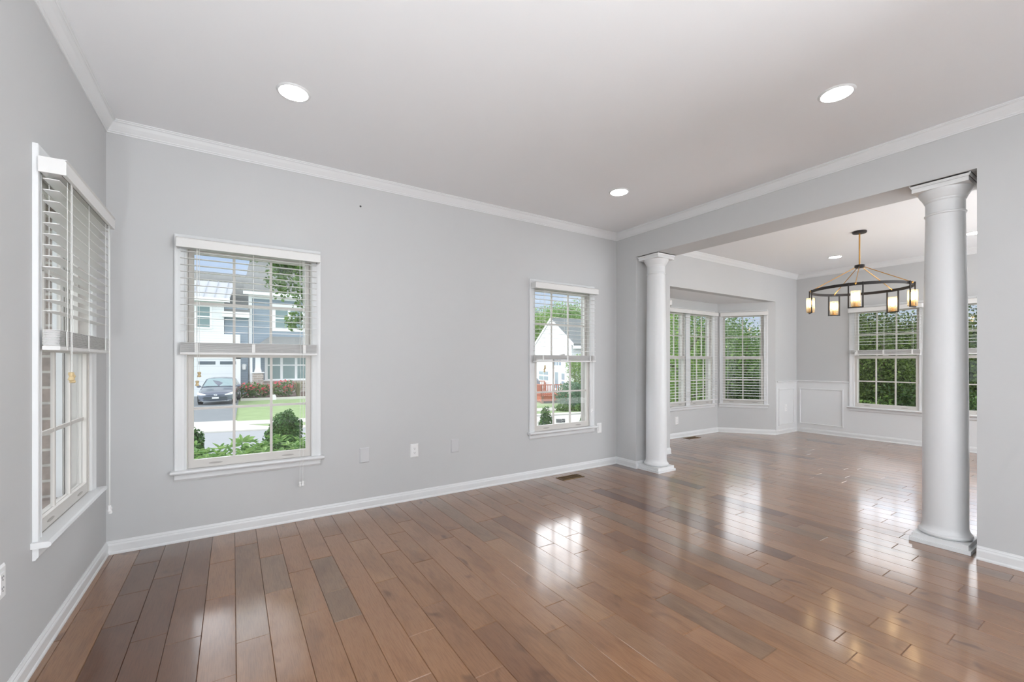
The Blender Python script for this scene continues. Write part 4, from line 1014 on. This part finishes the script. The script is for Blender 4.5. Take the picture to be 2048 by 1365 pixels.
def make_deck():
    d = Vector((.275, .96)); n = Vector((-.96, .275)); o = Vector((17.19, 19.98))
    t = empty('deck', (o.x, o.y, -1.4), math.atan2(.96, .275)); tag(t, 'reddish wooden deck with railing and steps behind the white gabled house', 'deck')
    M_D = mat('red stained deck wood', srgb(176, 96, 66), .7, noise=.15, nscale=6)
    x0, x1, y0, y1, zf, zr = -.4, 4.3, .05, 2.1, .62, 1.28
    b = MB()
    for k in range(14): b.box(x0, y0 + (y1 - y0) * k / 14, zf - .04, x1, y0 + (y1 - y0) * (k + .92) / 14, zf)
    b.box(x0, y0, zf - .3, x1, y1, zf - .05); b.build('platform', M_D, t)
    b = MB()
    for x in (x0, (x0 + x1) / 2, x1): b.box(x - .06, y1 - .12, 0, x + .06, y1, zf)
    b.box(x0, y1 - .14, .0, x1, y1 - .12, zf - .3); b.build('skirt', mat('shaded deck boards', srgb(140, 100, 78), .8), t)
    def rail(p, q, nm='railing'):
        b = MB(); p = Vector((*p, 0)); q = Vector((*q, 0)); L = (q - p).length; k = max(2, int(L / .13))
        b.bar((p.x, p.y, zr), (q.x, q.y, zr), .10, .05); b.bar((p.x, p.y, zf + .1), (q.x, q.y, zf + .1), .06, .04)
        for i in range(k + 1):
            u = p.lerp(q, i / k); w = .09 if i in (0, k) else .035; b.box(u.x - w / 2, u.y - w / 2, zf, u.x + w / 2, u.y + w / 2, zr)
        b.build(nm, M_D, t)
    rail((x0, y1), (1.6, y1)); rail((2.9, y1), (x1, y1)); rail((x1, y0), (x1, y1)); rail((x0, y0), (x0, y1))
    b = MB()
    for k in range(5): b.box(1.65, y1 + k * .26, zf - .14 * (k + 1) - .05, 2.85, y1 + (k + 1) * .27, zf - .14 * (k + 1))
    for x in (1.62, 2.86): b.bar((x, y1, zf - .1), (x, y1 + 1.35, .05), .05, .22); b.bar((x, y1, zr), (x, y1 + 1.35, .75), .06, .05); b.box(x - .05, y1 + 1.27, 0, x + .05, y1 + 1.37, .78)
    b.build('steps', M_D, t)
    g = empty('grill', (o.x + d.x * 3.3 + n.x * 1.2, o.y + d.y * 3.3 + n.y * 1.2, -1.4 + zf)); tag(g, 'grey covered barbecue grill standing on the red deck', 'grill')
    b = MB(); b.box(-.3, -.25, 0, .3, .25, .7); b.ball((0, 0, .7), .34, .28, .25); b.build('cover', mat('grey grill cover', srgb(128, 138, 148), .7), g)
make_deck()
v = gp(1150, 812); tree('round green tree in front of the white gabled house', (v.x * .98, v.y * .98, G), 2.7, [(.25, -.15, 2.0, .8, .8, .85), (.6, -.5, 1.7, .6, .6, .6), (.1, .1, 2.3, .5, .5, .5), (.9, -.6, 2.1, .6, .6, .6)], 7000, .08, L_BRIGHT, 41, .07)
v = gp(1148, 818); t = plant('hedge', 'large clipped dark green bush across the street, right of the deck', 'bush', (v.x, v.y, G)); leaf_cloud('foliage', [(0, 0, .62, 1.0, 1.0, .78), (.7, -.5, .6, .9, .9, .72)], 5200, .12, L_BLUE, t, 42)
v = gp(1150, 806); t = plant('blossom_shrub', 'white flowering shrub beyond the clipped bush near the deck', 'bush', (v.x + .1, v.y - .2, G)); leaf_cloud('foliage', [(0, 0, .75, 1.0, 1.0, .75), (.3, -.5, 1.2, .6, .6, .35)], 1500, .15, L_WHITE, t, 43)
v = gp(1128, 822); t = plant('bush', 'small bushes in a planting bed at the foot of the clipped bush', 'bush', (v.x, v.y, G)); leaf_cloud('foliage', [(0, 0, .14, .5, .4, .2), (.8, -.5, .16, .6, .4, .22)], 900, .11, L_MID, t, 44)
t = empty('yard_sign', (*(ray(1121, 724.5) * 9.4).xy, G), -YAW - math.radians(6)); tag(t, 'small dark and white yard sign beside the pointed evergreen', 'sign')
zz = CAMZ - (842 - 724.5) / FPX * 9.4 - G
b = MB(); b.box(-.10, -.006, zz - .045, .10, .006, zz + .045); b.build('board', M_PLATE, t)
M_INK = mat('sign ink', srgb(56, 58, 72), .6)
b = MB(); b.box(.035, -.009, zz - .034, .097, -.006, zz + .04)
for z0 in (.02, -.006, -.032): b.box(-.092, -.009, zz + z0 - .007, .028, -.006, zz + z0 + .010)
b.build('printed_blocks', M_INK, t)
b = MB(); b.box(-.012, -.004, -.05, .012, .004, zz - .045); b.build('stake', M_PLATE, t)
cu = bpy.data.curves.new('digits', 'FONT'); cu.body = '47'; cu.size = .06; cu.align_x = 'CENTER'; cu.align_y = 'CENTER'; cu.extrude = .001
tmp = bpy.data.objects.new('tmp', cu); COL.objects.link(tmp); bpy.context.view_layer.update()
me = bpy.data.meshes.new_from_object(tmp.evaluated_get(bpy.context.evaluated_depsgraph_get())); bpy.data.objects.remove(tmp)
me.materials.append(M_PLATE); o = bpy.data.objects.new('digits', me); COL.objects.link(o); o.parent = t; o.location = (.066, -.0102, zz + .003); o.rotation_euler = (math.pi / 2, 0, 0)
# hillside trees behind the white house
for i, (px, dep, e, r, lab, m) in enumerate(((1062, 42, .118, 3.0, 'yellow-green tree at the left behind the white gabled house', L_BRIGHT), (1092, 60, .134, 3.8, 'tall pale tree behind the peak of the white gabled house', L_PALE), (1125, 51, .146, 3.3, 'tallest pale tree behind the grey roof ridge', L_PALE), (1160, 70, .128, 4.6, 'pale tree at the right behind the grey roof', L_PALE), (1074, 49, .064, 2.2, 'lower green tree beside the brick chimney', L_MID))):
    d = ray(px, 724.5) * dep; h = 2.415 + e * dep
    tree(lab, (d.x, d.y, G), h, [(0, 0, h * .55, r, r, h * .42), (r * .3, -r * .3, h * .72, r * .6, r * .6, h * .25), (-r * .3, r * .2, h * .66, r * .6, r * .6, h * .24)], 15000, .0042 * dep, m, 60 + i, .22)

# ---- garden trees beyond the bay and the dining windows
GT = [  # direction px, distance, height of the top in the view, radius, leaves, label
    (1318, 15.5, 560, 1.6, L_BRIGHT, 'bright green tree at the far left of the bay window view'), (1352, 11.0, 560, 1.2, L_BRIGHT, 'bright leafy tree filling the left half of the middle bay window'),
    (1398, 14.5, 575, 1.4, L_MID, 'green tree filling the right half of the middle bay window'), (1442, 18.5, 622, 1.7, L_MID, 'tree behind the joint of the bay windows'),
    (1478, 13.5, 622, 1.1, L_MID, 'tree in the left of the right angled bay window'), (1520, 17.0, 652, 1.5, L_MID, 'lower tree in the right of the right angled bay window'),
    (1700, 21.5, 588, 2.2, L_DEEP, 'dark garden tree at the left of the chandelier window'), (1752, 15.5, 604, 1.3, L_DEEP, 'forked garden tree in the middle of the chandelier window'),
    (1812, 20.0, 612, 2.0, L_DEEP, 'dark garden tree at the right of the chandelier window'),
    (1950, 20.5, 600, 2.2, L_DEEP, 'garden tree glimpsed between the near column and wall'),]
for i, (px, dist, yt, r, m, lab) in enumerate(GT):
    q = ray(px, 724.5); d = q.normalized() * dist; hh = CAMZ - G + (724.5 - yt) / FPX * dist / q.length
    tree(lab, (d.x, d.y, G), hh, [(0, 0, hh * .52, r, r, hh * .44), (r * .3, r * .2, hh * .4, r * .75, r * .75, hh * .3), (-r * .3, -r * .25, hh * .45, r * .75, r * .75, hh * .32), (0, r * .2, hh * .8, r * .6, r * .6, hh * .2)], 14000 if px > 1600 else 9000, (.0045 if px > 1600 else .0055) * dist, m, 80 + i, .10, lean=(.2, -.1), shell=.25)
for i, (px, dist, h, r, m, lab) in enumerate(((1345, 9.5, 1.3, .9, L_MID, 'shrub low in the left half of the middle bay window'), (1405, 10.5, 1.4, .9, L_MID, 'shrub low in the right half of the middle bay window'), (1480, 12.5, 2.2, 1.2, L_DARK, 'dark shrub low in the right angled bay window'), (1722, 13.5, 1.5, .8, L_BRIGHT, 'bright shrub in the lower left of the chandelier window'), (1775, 14.0, 1.2, .8, L_MID, 'shrub below the forked garden tree'), (1826, 14.0, 2.0, 1.1, L_DARK, 'dark shrub in the lower right of the chandelier window'), (1948, 15.5, 1.6, 1.2, L_MID, 'shrub glimpsed between the near column and wall'))):
    d = ray(px, 724.5).normalized() * dist; t = plant('garden_shrub', lab, 'shrub', (d.x, d.y, G))
    leaf_cloud('foliage', [(0, 0, h * .5, r, r, h * .5), (r * .4, -r * .4, h * .65, r * .6, r * .6, h * .4)], 6000, .075, m, t, 120 + i, .3)
# far woodland that closes the view
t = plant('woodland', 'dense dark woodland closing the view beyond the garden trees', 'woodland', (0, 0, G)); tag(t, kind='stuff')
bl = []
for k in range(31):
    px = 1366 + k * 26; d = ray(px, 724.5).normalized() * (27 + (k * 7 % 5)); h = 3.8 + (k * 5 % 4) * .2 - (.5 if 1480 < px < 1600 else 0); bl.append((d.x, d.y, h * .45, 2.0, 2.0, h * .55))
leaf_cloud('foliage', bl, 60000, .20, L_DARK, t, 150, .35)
